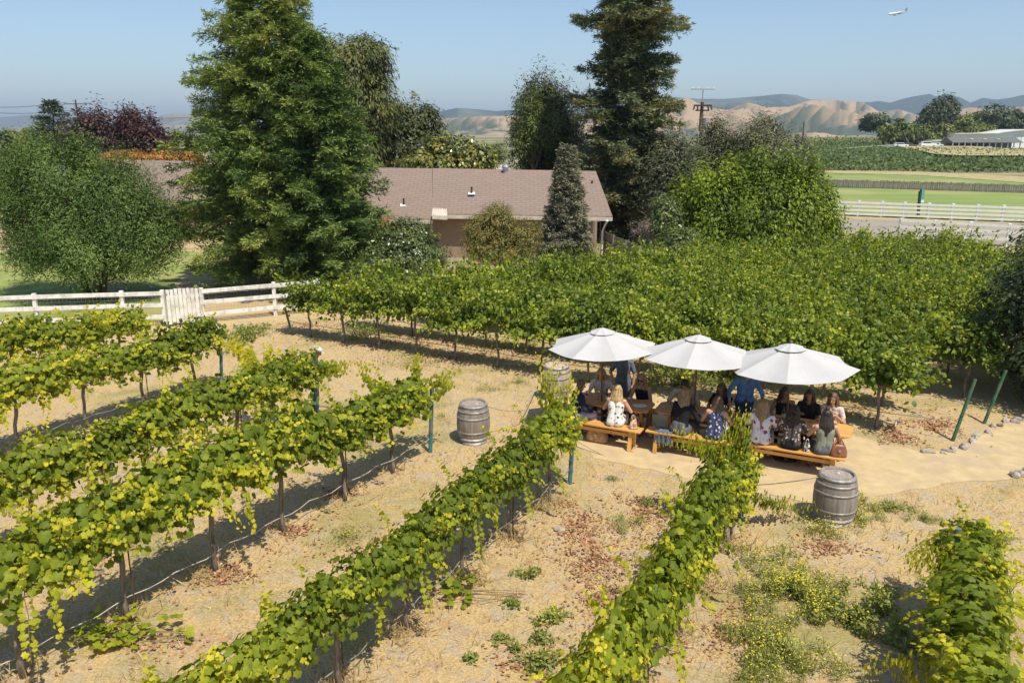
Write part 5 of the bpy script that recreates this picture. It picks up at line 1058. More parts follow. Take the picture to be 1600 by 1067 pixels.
def bag(p, rz, w, d, h, mat, label, slouch=.0):
    b = empty('handbag', p, rz, label, 'handbag'); mb = MB(); pr = [(1.0,0),(1.05,.15),(1.02,.5),(.82,.85),(.7,1.0)]; n = 20; vs = []
    for s, z in pr:
        for k in range(n):
            a = 2*math.pi*k/n; c, s_ = math.cos(a), math.sin(a); e = .55; vs.append((w/2*s*math.copysign(abs(c)**e, c), d/2*s*(1-.35*z)*math.copysign(abs(s_)**e, s_), z*h*(1+slouch*c)))
    mb.add(vs, [(i*n+k, i*n+(k+1) % n, (i+1)*n+(k+1) % n, (i+1)*n+k) for i in range(len(pr)-1) for k in range(n)]+[tuple(range(n-1,-1,-1)), tuple((len(pr)-1)*n+k for k in range(n))]); mb.build('body', mat, b, True)
    for s in (-1, 1): mb = MB(); mb.tube([(w*.25*math.cos(t), s*d*.2, h*.95+.12*math.sin(t)) for t in [math.pi*i/8 for i in range(9)]], .008, 6); mb.build('handle', mat, b)
    mb = MB(); mb.box((0,-d*.5-.003,h*.55), (.05,.012,.05)); mb.build('clasp', M_METAL, b); return b
bag(FB[2]+U*.86+NV*.0+Vector((0,0,.456)), SET+.3, .30, .18, .24, M_BROWNB, 'shiny brown leather handbag at the right end of the front bench')
bag(FB[0]+U*.68+Vector((0,0,.456)), SET+.8, .16, .12, .19, M_PATB, 'small woven handbag beside the blonde woman on the bench', .15)
mb = MB(); q = FB[0]+U*.78; mb.tube([q+NV*.05+Vector((0,0,.5)), q-NV*.16+Vector((0,0,.42)), q-NV*.18+U*.02+Vector((0,0,.1)), q-NV*.15-U*.1+Vector((0,0,.03)), q-NV*.13-U*.2+Vector((0,0,.12))], .007, 6); tag(mb.build('bag_strap', M_TANB), 'tan leather strap dangling off the left bench end', 'strap')
bag(FB[0]-U*.15+NV*.12, SET, .46, .25, .30, M_TANB, 'big tan bag on the ground beneath the leftmost bench')
bag(FB[1]-U*.98+NV*.75, SET+.5, .26, .16, .2, pmat('pink_print', (.60,.34,.28), (.34,.16,.14), scale=22, rough=.7), 'pinkish patterned bag hanging by the left end of the middle table')
bag(FB[2]+U*.28+Vector((0,-.02,.456)), SET, .12, .1, .15, pmat('black_white_bag', (.7,.68,.65), (.03,.03,.03), scale=20, rough=.6, lo=.48, hi=.52), 'small black and white bag on the bench between two women')
def cloth(p, label, mat, w=.3, d=.22, h=.06, drop=.25):
    n = 14; vs = []; fs = []
    for j in range(n):
        for i in range(n):
            x = -w/2+w*i/(n-1); y = -d/2-drop+(d+drop)*j/(n-1); z = h*(.6+.4*math.sin(i*1.3)*math.cos(j*1.1))
            if y < -d/2: z = h*.6-(-d/2-y)*1.2; y = -d/2-.02+.02*math.sin(i*1.7)
            vs.append((x*(1+.1*math.sin(j)), y, z))
    fs = [(j*n+i, j*n+i+1, (j+1)*n+i+1, (j+1)*n+i) for j in range(n-1) for i in range(n-1)]; mb = MB(); mb.add(vs, fs); o = mb.build('jacket', mat, smooth=True); s = o.modifiers.new('s', 'SOLIDIFY'); s.thickness = .012; o.location = p; o.rotation_euler = (0,0,SET); tag(o, label, 'jacket')
M_DENIM = pmat('grey_denim', (.16,.17,.21), (.10,.11,.14), scale=20, rough=.95)
cloth(FB[1]-U*.52+Vector((0,0,.458)), 'grey-blue denim jacket draped over the middle front bench', M_DENIM, w=.34)
# white ribbon on the vine
mb = MB(); q = PY(1134, 671, eC.y+.05)
for k in range(5): a = k*1.3; mb.beam(q, q+Vector((.05*math.cos(a), .02, .09*math.sin(a)+.03)), .03, .006)
mb.beam(q+Vector((0,0,-.1)), q+Vector((0,0,.14)), .045, .008); tag(mb.build('white_ribbon', M_PAPER), 'white ribbon tied in the vine in front of the floral-dress woman', 'ribbon')
# ================================================================ edging stones
M_STONE = pmat('pale_stone', (.46,.41,.34), (.30,.265,.22), scale=7, rough=.9, bmp=.5, coord='Object')
ep = [at(x, y) for x, y in ((1447,703),(1458,706),(1470,706),(1482,705),(1491,703),(1500,699),(1509,695),(1518,690),(1526,686),(1534,680),(1542,674),(1550,668),(1560,663),(1571,660),(1581,658),(1590,656),(1600,655))]
for i, p in enumerate(ep):
    bm = bmesh.new(); bmesh.ops.create_icosphere(bm, subdivisions=2, radius=1)
    s = (random.uniform(.06,.16), random.uniform(.04,.10), random.uniform(.03,.07)); sd_ = random.random()*9
    for v in bm.verts: k = 1+.22*math.sin(v.co.x*3+sd_)+.15*math.sin(v.co.y*5+sd_*2); v.co = Vector((v.co.x*s[0]*k, v.co.y*s[1]*k, v.co.z*s[2]*k))
    me = bpy.data.meshes.new('edging_stone'); bm.to_mesh(me); bm.free(); o = link('edging_stone', me, M_STONE); o.location = p+Vector((random.gauss(0,.06),random.gauss(0,.06),.012)); o.rotation_euler = (random.gauss(0,.2),random.gauss(0,.2),random.random()*3); tag(o, 'pale rough stone in the curved edging of the sandy path', 'stone', 'stones edging the sandy path')
for i, (x, y) in enumerate(((1595,742),(1606,738),(1586,744))):
    o = copy_tree(o, at(x, y)+Vector((0,0,.03)), random.random()*3, 'pale stone in the second short edging by the right picture edge', 'stones at the right picture edge')
o = copy_tree(o, at(875, 829)+Vector((0,0,.02)), 1.0, 'flat grey stone lying alone in the dry grass below the leftmost post', None, (.9,.9,.6)); del o['group']
# garden tap stub (small white-topped thing) among fallen leaves
tb = at(1398, 672); e_ = empty('irrigation_valve', tb, 0, 'small red and white irrigation valve among red leaves', 'valve'); mb = MB(); mb.tube([(0,0,0),(0,0,.1)], .03, 10); mb.build('pipe', pmat('terracotta', (.5,.2,.12)), e_); mb = MB(); mb.tube([(0,0,.1),(0,0,.22)], .02, 10); mb.build('valve_cap', M_WHITE, e_)
# ================================================================ weeds, straw, leaves on the ground
L_WEED = leafmat('weed_leaves', [(0, (.10,.14,.035)), (.5, (.22,.26,.06)), (1, (.38,.38,.10))], trans=.25, jitter=.15)
L_STRAW = leafmat('straw_blades', [(0, (.26,.18,.08)), (.5, (.55,.41,.21)), (1, (.80,.66,.40))], trans=.2, jitter=0, tint=(1.1,1,.8))
L_YEL = leafmat('yellow_petals', [(0, (.55,.45,.03)), (1, (.80,.68,.06))], trans=.2, jitter=0)
L_DRYLEAF = leafmat('fallen_leaf', [(0, (.22,.10,.05)), (.5, (.42,.22,.12)), (1, (.58,.38,.22))], trans=.1, jitter=0)
def blades(name, P, h, wd, mat, lean=.5, age=None, parent=None, **kw):
    n = len(P); a = rng.random(n)*2*np.pi; l = np.abs(rng.normal(0, lean, n)); T = np.stack([np.cos(a)*l, np.sin(a)*l, np.ones(n)], -1); Nn = np.stack([np.cos(a+1.57), np.sin(a+1.57), np.full(n, .2)], -1)+rng.normal(0, .2, (n, 3))
    return scatter(name, P, Nn, T, h, (np.array([(-.5*wd,0,0),(.5*wd,0,0),(0,1,.0)]), [(0,1,2)]), age, mat, parent)
def inpoly(P, poly):
    x, y = P[:, 0], P[:, 1]; r = np.zeros(len(P), bool); j = len(poly)-1
    for i in range(len(poly)):
        xi, yi = poly[i]; xj, yj = poly[j]; c = ((yi > y) != (yj > y)) & (x < (xj-xi)*(y-yi)/(yj-yi+1e-12)+xi); r ^= c; j = i
    return r
pathpoly = [(v.co.x, v.co.y) for v in bpy.data.objects['path'].data.vertices]
dry = [at(x, y) for x, y in ((-140,1100),(-140,560),(60,520),(200,505),(450,495),(860,575),(850,640),(905,712),(1180,775),(1262,795),(1345,790),(1500,762),(1640,750),(1740,1100))]
drypoly = [(p.x, p.y) for p in dry]
n = 420000; Q = np.stack([rng.random(n)*30-14, 3.2+rng.random(n)**1.25*23, np.zeros(n)], -1)
dens = vnoise(Q[:, 0]*1.3+20, Q[:, 1]*1.3+20, 5)*.6+vnoise(Q[:, 0]*4+20, Q[:, 1]*4+20, 6)*.5
near_path = inpoly(Q, pathpoly); Q = Q[inpoly(Q, drypoly) & (~near_path | (rng.random(n) < .03)) & (rng.random(n) < np.clip((dens-.22)*1.6, .05, 1)*np.clip(1.25-Q[:, 1]/26, .15, 1))]
hq = .04+.17*rng.random(len(Q))**2.5; Tq = []
for key, p_ in TR:
    m = {'B': 170, 'C': 150, 'A': 60, 'D': 150}.get(key, 30); q = np.array(p_)+rng.normal(0, 1, (m, 3))*[.22, .22, 0]; Tq.append(q)
Tq = np.concatenate(Tq); Q = np.concatenate([Q, Tq]); hq = np.concatenate([hq, .12+.24*rng.random(len(Tq))])
Q[:, 2] = -.015; tag(blades('dry_grass', Q, hq, .07, L_STRAW, lean=1.5, age=np.clip(.5+rng.normal(0, .22, len(Q)), 0, 1)), 'dry straw-coloured grass covering the ground between the vine rows', None, None, 'stuff')
def patch(px, py, rx, ry, n, seed):       # flat scatter of points round a photo pixel
    r = np.random.default_rng(seed); c = at(px, py); ex = (at(px+rx, py)-c).length; ey = (at(px, py-ry)-c).length; a = r.random(n)*2*np.pi; q = r.random(n)**.85*(1+.35*np.sin(a*3+seed)+.2*np.sin(a*7+seed*2))
    return np.stack([c.x+np.cos(a)*q*ex, c.y+np.sin(a)*q*ey, np.zeros(n)], -1), c
LP = []
for k, (px, py, rx, ry, m) in enumerate(((930,870,60,48,420),(1010,800,50,30,260),(905,820,30,30,260),(1290,855,50,16,160),(1400,682,26,12,260),(1310,640,60,12,300),(1460,665,40,10,260),(460,830,26,8,160),(530,770,24,8,120),(350,900,40,14,200),(700,560,120,14,500),(620,535,120,10,400),(480,510,80,10,300),(150,870,40,20,120),(820,1040,60,30,120),(940,940,60,40,200),(1160,990,55,36,220),(800,545,60,10,200),(560,855,80,30,120),(250,1010,60,20,60))):
    LP.append(patch(px, py, rx*1.2, ry*1.2, m*2, 100+k)[0])
for key in ROWP:                                                      # leaves dropped below each row
    a, b = ROWP[key]; m = 260; t = rng.random(m)[:, None]; LP.append(np.array(a)*(1-t)+np.array(b)*t+rng.normal(0, .35, (m, 3))*[1, 1, 0])
for k in range(2):
    m = 1200; t = rng.random(m)*TLEN; o_ = T0+TN*(1.72*k+.3); LP.append(np.stack([o_.x+TD.x*t, o_.y+TD.y*t, np.zeros(m)], -1)+rng.normal(0, .5, (m, 3))*[1, 1, 0])
LP = np.concatenate(LP); LP[:, 2] = .012; m = len(LP)
tag(scatter('fallen_leaves', LP+[0,0,.005], rng.normal(0, .6, (m, 3))+[0,0,1], rng.normal(0, 1, (m, 3)), .052*(.5+.9*rng.random(m)), HEXL, np.clip(.5+rng.normal(0, .25, m), 0, 1), L_DRYLEAF), 'fallen red-brown vine leaves scattered over the ground', None, None, 'stuff')
def weed(px, py, rx, ry, n, h, label, size=.06, flowers=0, name='weed_clump', straw=0, tall=0):
    P, c = patch(px, py, rx*1.15, ry*1.15, n*2, int(px*7+py)); mk = vnoise(P[:, 0]*5+50, P[:, 1]*5+50, 9)+.35*rng.random(len(P)) > (.62 if n > 250 else .3); P = P[mk][:n]; n = len(P); flowers = min(flowers, n); r = empty(name, c, 0, label, 'weeds', 'green weeds in the dry grass'); P -= np.array(c)
    z = rng.random(n)*h*np.clip(1.2-np.hypot(P[:, 0], P[:, 1])/max(.1, np.hypot(P[:, 0], P[:, 1]).max()), .25, 1); P[:, 2] = z
    scatter('leaves', P, rng.normal(0, .6, (n, 3))+[0,0,.8], rng.normal(0, 1, (n, 3))+[0,0,.4], size*(.5+.8*rng.random(n)), LANCE if size < .07 else OVAL, np.clip(.4+z/h*.35+rng.normal(0, .15, n), 0, 1), L_WEED, r)
    S_ = P[::6].copy(); S_[:, 2] = 0; blades('stems', S_, h*(.7+.6*rng.random(len(S_))), .04, L_WEED, lean=.5, parent=r)  # thin upright stems of the weed
    if flowers:
        k = rng.choice(n, flowers, replace=True); Fp = P[k]+[0,0,.04]+rng.normal(0, .015, (flowers, 3)); Fp[:, 2] += rng.random(flowers)*h*.4
        scatter('blossoms', Fp, rng.normal(0, .3, (flowers, 3))+[0,0,1], rng.normal(0, 1, (flowers, 3)), np.full(flowers, .035), OVAL, None, L_YEL, r)
    return r
for a in ((1240,930,75,52,5200,.26,'large patch of yellow-flowered weeds left of the bottom right vines',.06,1300),(1335,800,40,22,1500,.22,'yellow-flowered weeds round the foot of the right barrel',.06,260),(1300,830,50,16,1100,.2,'low yellow-flowered weeds in front of the right barrel',.05,240),
          (1395,795,34,10,900,.12,'flat green weeds right of the right barrel',.06,0),(1440,812,26,8,450,.10,'thin green weeds further right of the right barrel',.05,0),(1560,843,22,8,420,.10,'small dark green weed near the right picture edge',.06,0),(1350,960,60,36,2600,.28,'shaded green weeds beside the short vine row',.07,160),(1215,1035,75,40,3600,.3,'weeds with long stalks at the bottom right between the rows',.06,420),
          (830,900,22,10,260,.1,'small green weed in the dry grass between two rows',.07,0),(800,945,13,7,110,.09,'tiny green weed below the small one between two rows',.07,0),(780,1000,14,7,120,.1,'green weed near the bottom between two rows',.07,0),(735,1030,11,6,80,.08,'green weed at bottom left of the other weeds',.07,0),(805,1015,11,6,90,.08,'green weed right beside its twin near the bottom',.07,0),(845,1040,30,18,380,.16,'weed patch touching the bottom of the wrapped vine row',.07,30),(855,965,26,13,300,.14,'reddish green weed patch left of the curved vine row',.07,60),(845,1000,18,10,160,.12,'green weeds just below the reddish patch',.07,0),
          (957,749,12,4,180,.06,'small green tuft on the path edge by the teal post',.05,0),(990,830,30,20,700,.16,'green weeds in the dead leaves left of the curved row',.06,0),(1010,790,20,12,300,.12,'dry twiggy weeds beside the curved row',.06,0),(640,568,40,12,900,.18,'pale yellow-green weeds in the grass behind the lone barrel row',.05,120),(770,606,28,8,500,.12,'yellow-green weeds beyond the lone barrel',.05,90),(810,598,16,8,400,.14,'upright green weed before the front trellis row',.05,0),(470,600,30,14,500,.15,'weeds in the gap behind the second row end',.06,0),
          (385,528,26,13,1500,.34,'tall grassy green bush standing alone near the gate',.09,0),(570,522,22,9,500,.28,'light green shoots under the left end of the tall row',.09,0),(600,520,14,6,250,.12,'bright green weed under the tall row',.06,0),(1060,600,60,10,1400,.4,'leafy green plants behind the middle picnic table',.1,40),(1145,590,24,10,600,.35,'light green plants behind the standing man',.1,0),(745,690,40,8,500,.07,'green grass at the foot of the lone barrel',.04,0),(690,650,30,20,600,.10,'sparse green weeds left of the lone barrel',.04,60),(540,840,30,16,400,.08,'short green weeds between the second and third rows',.05,30)):
    weed(*a)
# fallen shoots with big leaves on the ground
for px, py, rx, ry, n, lb in ((190,995,85,28,110,'vine shoot sprawling on the ground below the long left row'), (715,930,30,26,46,'short vine shoot lying on dry grass between two rows'), (300,690,50,20,90,'low leafy sucker between the left vine rows')):
    P, c = patch(px, py, rx, ry, n, px); r = empty('vine_shoot', c, 0, lb, 'vine shoot'); P -= np.array(c); P[:, 2] = .05+.16*rng.random(n)
    scatter('leaves', P, rng.normal(0, .35, (n, 3))+[0,0,1], rng.normal(0, 1, (n, 3)), .14*(.6+.6*rng.random(n)), GRAPE, np.clip(.35+rng.normal(0, .12, n), 0, 1), M_VINE, r)
    mb = MB(); 
    for k in range(4): 
        q = [Vector((-.9+.6*i+.1*random.random(), .15*math.sin(i+k)*k*.5, .05+.05*random.random())) for i in range(4)]; mb.tube(q, .006, 4)
    mb.build('cane', M_CANE, r)
# ================================================================ people
def solid(name, mb, vox, mat, parent, smooth=2):
    """join overlapping round forms into one continuous skin"""
    me = mb.mesh(name); o = bpy.data.objects.new(name, me); COL.objects.link(o)
    m = o.modifiers.new('r', 'REMESH'); m.mode = 'VOXEL'; m.voxel_size = vox; m.use_smooth_shade = True
    if smooth: s = o.modifiers.new('s', 'SMOOTH'); s.factor = .5; s.iterations = smooth
    dg = bpy.context.evaluated_depsgraph_get(); ev = o.evaluated_get(dg); me2 = bpy.data.meshes.new_from_object(ev); me2.name = name
    bpy.data.objects.remove(o); bpy.data.meshes.remove(me)
    me2.polygons.foreach_set('use_smooth', [True]*len(me2.polygons)); me2.materials.clear()
    return link(name, me2, mat, parent)
def skin(name, c): return pmat(name, c, tuple(v*.88 for v in c), scale=14, rough=.5, bmp=0, spec=.35)
SK1, SK2, SK3 = skin('fair_skin', (.58,.33,.225)), skin('tan_skin', (.46,.25,.16)), skin('brown_skin', (.33,.17,.10))
def hairm(n, a, b): return pmat(n, a, b, scale=16, rough=.5, bmp=.7, bd=.012, sx=(3,3,.3), spec=.5, lo=.4, hi=.6)
H_BLOND = hairm('blonde_hair', (.58,.42,.22), (.30,.19,.08)); H_BROWN = hairm('brown_hair', (.17,.095,.05), (.07,.038,.022)); H_DARK = hairm('dark_hair', (.045,.03,.022), (.015,.01,.008)); H_LIGHT = hairm('light_brown_hair', (.38,.25,.12), (.20,.115,.05)); H_GREY = hairm('grey_hair', (.40,.37,.34), (.22,.2,.18))
def dots(name, base, cols, sc=14, thr=.28, seed=0):
    m, nt, out = newmat(name); p = N(nt, 'ShaderNodeBsdfPrincipled', i_Roughness=.85); tc = N(nt, 'ShaderNodeTexCoord'); ns = N(nt, 'ShaderNodeTexNoise', i_Scale=sc*1.3); nt.links.new(tc.outputs['Object'], ns.inputs[0])
    mxv = mixc(nt, .06, tc.outputs['Object'], ns.outputs[1]); v = N(nt, 'ShaderNodeTexVoronoi', i_Scale=sc); nt.links.new(mxv, v.inputs['Vector'])
    sp = N(nt, 'ShaderNodeSeparateColor'); nt.links.new(v.outputs['Color'], sp.inputs[0]); c = ramp(nt, sp.outputs[0], [(i/len(cols), k) for i, k in enumerate(cols)], 'CONSTANT')
    col = mixc(nt, maprange(nt, v.outputs['Distance'], thr, thr+.06, 1, 0), base, c); nt.links.new(col, p.inputs['Base Color']); nt.links.new(p.outputs[0], out.inputs[0]); return m
def plain(n, c, sc=12): return pmat(n, c, tuple(v*.8 for v in c), scale=sc, rough=.9, bmp=.15)
C_NAVY, C_BLACK, C_GREYD, C_BEIGE = plain('navy_knit', (.018,.022,.045)), plain('black_cloth', (.014,.014,.017)), plain('grey_dress_cloth', (.15,.16,.20)), plain('beige_shirt_cloth', (.55,.47,.36))
C_LILAC = pmat('lilac_stripes', (.58,.50,.58), (.26,.24,.42), scale=16, rough=.9, bmp=0, sx=(.4,.4,2)); C_DENIMB = plain('blue_jeans', (.035,.055,.11)); C_BLUESH = pmat('blue_denim_shirt', (.13,.24,.44), (.08,.16,.33), scale=10, rough=.9); C_SAGE = plain('sage_grey_cloth', (.26,.27,.22)); C_CHAR = plain('charcoal_skirt', (.13,.135,.15)); C_CREAMT = plain('cream_blouse', (.60,.50,.38)); C_MAROON = plain('maroon_top', (.22,.05,.05))
D_WHITE1 = dots('white_dress_blue_flowers', (.80,.78,.76), [(.05,.08,.22), (.55,.40,.10), (.12,.16,.34), (.8,.78,.76)], 13, .33); D_WHITE2 = dots('white_dress_red_flowers', (.74,.72,.74), [(.30,.03,.10), (.74,.72,.74), (.36,.06,.18), (.55,.50,.62)], 11, .36)
D_NAVY = dots('navy_floral', (.03,.045,.12), [(.70,.62,.62), (.03,.045,.12), (.55,.40,.45)], 17, .30); D_BLACK = dots('black_floral', (.06,.055,.055), [(.66,.50,.44), (.62,.58,.54), (.06,.055,.055), (.35,.18,.16)], 19, .34); D_BLOUSE = dots('pale_floral_blouse', (.60,.50,.42), [(.4,.2,.2), (.2,.2,.3), (.6,.5,.42)], 20, .3)
M_EYE = pmat('eye', (.03,.02,.015), rough=.2, bmp=0); M_LIP = skin('lips', (.45,.16,.13)); M_SHOE = plain('leather_shoes', (.16,.08,.045)); M_SHADES = pmat('sunglasses', (.02,.012,.012), rough=.15, bmp=0, spec=.6)
def rotz(v, a): c, s = math.cos(a), math.sin(a); return Vector((v[0]*c-v[1]*s, v[0]*s+v[1]*c, v[2]))
def person(loc, face, label, pose='sit', sk=SK1, hair=H_BROWN, hairlen=.3, top=None, bottom=None, dress=None, sleeve=0., lean=.05, hands=((-.16,.36,.36),(.16,.36,.36)), yaw=0, nod=0, shades=False, wide=1.0, skirt=False, curly=False, strap=False, tall=1.0, bun=False, legs=None, hat=None, side=0):
    """local frame: +Y is where the body faces, z 0 = the seat (sit) or the ground (stand)"""
    r = empty('person', loc, face, label, 'person', 'people around the picnic tables'); r.scale = (tall,)*3; V_ = Vector
    zp = .09 if pose == 'sit' else .93
    pel = V_((0, 0, zp)); wst = V_((side*.3, lean*.35, zp+.17)); che = V_((side*.8, lean*.8, zp+.36)); nk = V_((side, lean*1.15, zp+.50)); hd = V_((side*1.1, lean*1.4+.02+nod*.05, zp+.655-nod*.03)); W_ = wide
    hips = [V_((s*.085, 0, zp-.01)) for s in (-1,1)]
    if legs is None:
        legs = [(V_((s*.11, .42, zp-.0)), V_((s*.12, .40, -.37)), V_((s*.13, .54, -.425))) for s in (-1,1)] if pose == 'sit' else [(V_((s*.095, .02, .49)), V_((s*.10, -.02, .09)), V_((s*.12, .12, .03))) for s in (-1,1)]
    else: legs = [tuple(V_(p) for p in l) for l in legs]
    sh = [V_((nk.x+s*.165*W_, nk.y-.01, nk.z-.055)) for s in (-1,1)]
    arms = []
    for s, S_, Hn in zip((-1,1), sh, hands):
        Hn = V_(Hn)+V_((0,0,zp-.09)) if pose == 'sit' else V_(Hn); d = Hn-S_; L = d.length; a, b = .275, .25; Lc = min(L, a+b-.005)
        Hn = S_+d.normalized()*Lc; x = (a*a-b*b+Lc*Lc)/(2*Lc); h = math.sqrt(max(0, a*a-x*x)); e = d.normalized(); pole = V_((s*.7, -.35, -.8)); pole = (pole-e*pole.dot(e)).normalized()
        arms.append((S_, S_+e*x+pole*h, Hn))
    mb = MB(); W2 = W_
    for s in (-1,1):
        mb.cap(pel+V_((s*.07*W2,0,0)), wst+V_((s*.05*W2,0,0)), .105, .088); mb.cap(wst+V_((s*.05*W2,0,0)), che+V_((s*.065*W2,0,0)), .088, .10)
    mb.cap(che+V_((-.08,0,.03)), nk+V_((-.06,0,-.05)), .09, .06); mb.cap(che+V_((.08,0,.03)), nk+V_((.06,0,-.05)), .09, .06); mb.cap(sh[0], sh[1], .056, .056)
    mb.cap(nk+V_((0,0,-.03)), hd+V_((0,-.01,-.04)), .056, .05)
    HR = Matrix.Rotation(yaw, 3, 'Z') @ Matrix.Rotation(-R(18+nod*30), 3, 'X')
    hp = lambda x, y, z: hd+HR @ V_((x, y, z))
    mb.ell(hp(0,-.01,.03), (.074,.092,.09), 16, 12, HR); mb.ell(hp(0,.022,-.035), (.056,.062,.072), 14, 10, HR)
    mb.cap(hp(0,.082,.02), hp(0,.104,-.012), .011, .015, 8); mb.ell(hp(0,.07,-.083), (.022,.018,.016), 8, 6, HR)
    for s in (-1,1): mb.ell(hp(s*.074,-.005,.0), (.012,.02,.03), 8, 6, HR)
    for s, (kn, an, to), hp_ in zip((-1,1), legs, hips):
        mb.cap(hp_, kn, .088, .058, 12); mb.cap(kn, kn.lerp(an, .4), .055, .055, 12); mb.cap(kn.lerp(an, .4), an, .055, .037, 12); mb.cap(an, to, .04, .032, 10)
    for s, (S_, El, Hn) in zip((-1,1), arms):
        mb.cap(S_, El, .05, .038, 12); mb.cap(El, Hn, .039, .026, 12); d = (Hn-El).normalized(); fl = V_((d.x, d.y, d.z*.3)).normalized(); sd = fl.cross(V_((0,0,1))).normalized()*s
        pc = Hn+fl*.045; 
        for k in range(4): mb.cap(Hn+fl*.01+sd*(.008-.005*k), Hn+fl*.078+sd*(.027-.018*k), .015, .012, 8)
        for k, fln in enumerate((.062,.072,.068,.05)):
            b0_ = Hn+fl*.082+sd*(.029-.0195*k); m1 = b0_+fl*fln*.5+V_((0,0,-.006)); m2 = m1+fl*fln*.42+V_((0,0,-.022)); mb.cap(b0_, m1, .0088, .008, 7); mb.cap(m1, m2, .008, .0065, 7)
        tb = Hn+fl*.03-sd*-.03*0+sd*.03*(-1 if False else 1); t1 = tb+fl*.03+sd*.024+V_((0,0,-.008)); mb.cap(Hn+fl*.018+sd*.015, t1, .013, .010, 7); mb.cap(t1, t1+fl*.028+sd*.004+V_((0,0,-.01)), .0095, .0075, 7)
    solid('body', mb, .0078, sk, r, 1)
    # face
    for s in (-1,1):
        e = MB(); e.ell(hp(s*.030,.080,.022), (.012,.008,.008), 8, 6, HR); e.build('eye', M_EYE, r, True)
    e = MB(); e.ell(hp(0,.083,-.045), (.024,.008,.008), 10, 6, HR); e.build('mouth', M_LIP, r, True)
    if shades:
        e = MB(); 
        for s in (-1,1): e.ell(hp(s*.033,.094,.020), (.030,.008,.024), 10, 6, HR)
        e.beam(hp(-.07,.088,.028), hp(.07,.088,.028), .006, .006); e.beam(hp(-.074,.09,.028), hp(-.08,-.01,.02), .005, .005); e.beam(hp(.074,.09,.028), hp(.08,-.01,.02), .005, .005); e.build('sunglasses', M_SHADES, r, True)
    # hair
    hb = MB(); hb.ell(hp(0,-.026,.052), (.088,.095,.088), 16, 12, HR)
    for s in (-1,1): hb.ell(hp(s*.062,-.02,.01), (.028,.06,.07), 10, 8, HR)
    if hairlen > 0:
        back = HR @ V_((0,-1,0)); back.z = 0; back.normalize(); sx_ = V_((-back.y, back.x, 0))
        for k in range(-3, 4):
            f = abs(k)/3; st = hp(.026*k, -.07+.035*f*f, .03); L = hairlen*(1-.12*f)*random.uniform(.93,1.05)
            m1 = V_((st.x, st.y, hd.z-.10))+back*(.045-.02*f)+sx_*(.006*k); m2 = V_((m1.x, m1.y, nk.z-.02))+back*.025+sx_*(.008*k); en = V_((m2.x, m2.y, hd.z-L-.02))+back*(.015+.02*random.random())+sx_*random.gauss(0,.01)
            if en.z < m2.z: hb.cap(st, m1, .034, .034, 8); hb.cap(m1, m2, .034, .032, 8); hb.cap(m2, en, .032, .013, 8)
            else: hb.cap(st, m1, .034, .028, 8)
        if curly:
            for k in range(34): a = random.uniform(0, 6.28); z = random.uniform(-.24, .1); q = hp(0,-.035,0)+V_((math.cos(a)*.085, math.sin(a)*.07, z))+back*(.05 if z < -.05 else .01); hb.ell(q, (.032,)*3, 8, 6)
        for s in (-1,1): hb.cap(hp(s*.08,.0,.03), hp(s*.078,.012,-.09), .02, .022, 8); hb.cap(hp(s*.078,.012,-.09), V_((sh[1 if s > 0 else 0].x*.5, nk.y+.05, nk.z-.02-min(.12, hairlen*.25))), .022, .014, 8)
    if bun: hb.ell(hp(0,-.07,.14), (.042,)*3, 10, 8)
    solid('hair', hb, .009, hair, r, 1)
    if hat: q = MB(); q.ell(hp(0,-.015,.075), (.098,.108,.066), 16, 8, HR); q.ell(hp(0,.085,.06), (.07,.07,.01), 14, 6, HR); solid('cap', q, .007, hat, r, 1)
    # clothes
    def torso(mb, g, z_top=True, straps=False):
        for s in (-1,1):
            mb.cap(pel+V_((s*.07*W2,0,.0)), wst+V_((s*.05*W2,0,0)), .105+g, .088+g+.004); mb.cap(wst+V_((s*.05*W2,0,0)), che+V_((s*.065*W2,0,0)), .09+g, .10+g)
        if z_top: 
            for s in (-1,1): mb.cap(che+V_((s*.08,0,.03)), nk+V_((s*.06,0,-.055)), .09+g, .058+g)
            mb.cap(sh[0], sh[1], .056+g*.8, .056+g*.8)
        elif straps:
            for s in (-1,1):
                mb.cap(che+V_((s*.075,-.10,.02)), nk+V_((s*.085,-.03,.005)), .011, .009, 6); mb.cap(nk+V_((s*.085,-.03,.005)), che+V_((s*.07,.10,.02)), .009, .011, 6)
    g = .014; up_ = dress or top
    if up_:
        q = MB(); torso(q, g, not strap, strap)
        if sleeve > 0:
            for (S_, El, Hn) in arms:
                if sleeve <= .5: q.cap(S_, S_.lerp(El, sleeve*2), .062, .056, 12)
                else: q.cap(S_, El, .060, .050, 12); q.cap(El, El.lerp(Hn, (sleeve-.5)*2), .050, .038, 12)
        if dress or skirt is False and False: pass
        if dress:
            if pose == 'sit':
                for (kn, an, to), h_ in zip(legs, hips): q.cap(h_+V_((0,0,.01)), kn.lerp(h_, .12)+V_((0,-.0,.0)), .115, .085, 14)
                q.cap((hips[0]+hips[1])/2+V_((0,.05,0)), (legs[0][0]+legs[1][0])/2+V_((0,-.06,0)), .11, .08, 12)
                for (kn, an, to) in legs: q.cap(kn, kn.lerp(an, .72 if dress is D_WHITE2 else .25), .088, .10 if dress is D_WHITE2 else .08, 12)
            else:
                for (kn, an, to), h_ in zip(legs, hips): q.cap(h_, kn.lerp(h_, -.25), .12, .13, 14)
                q.cap(pel, (legs[0][0]+legs[1][0])/2, .12, .12, 14)
        solid('dress' if dress else 'shirt', q, .011, up_, r, 1)
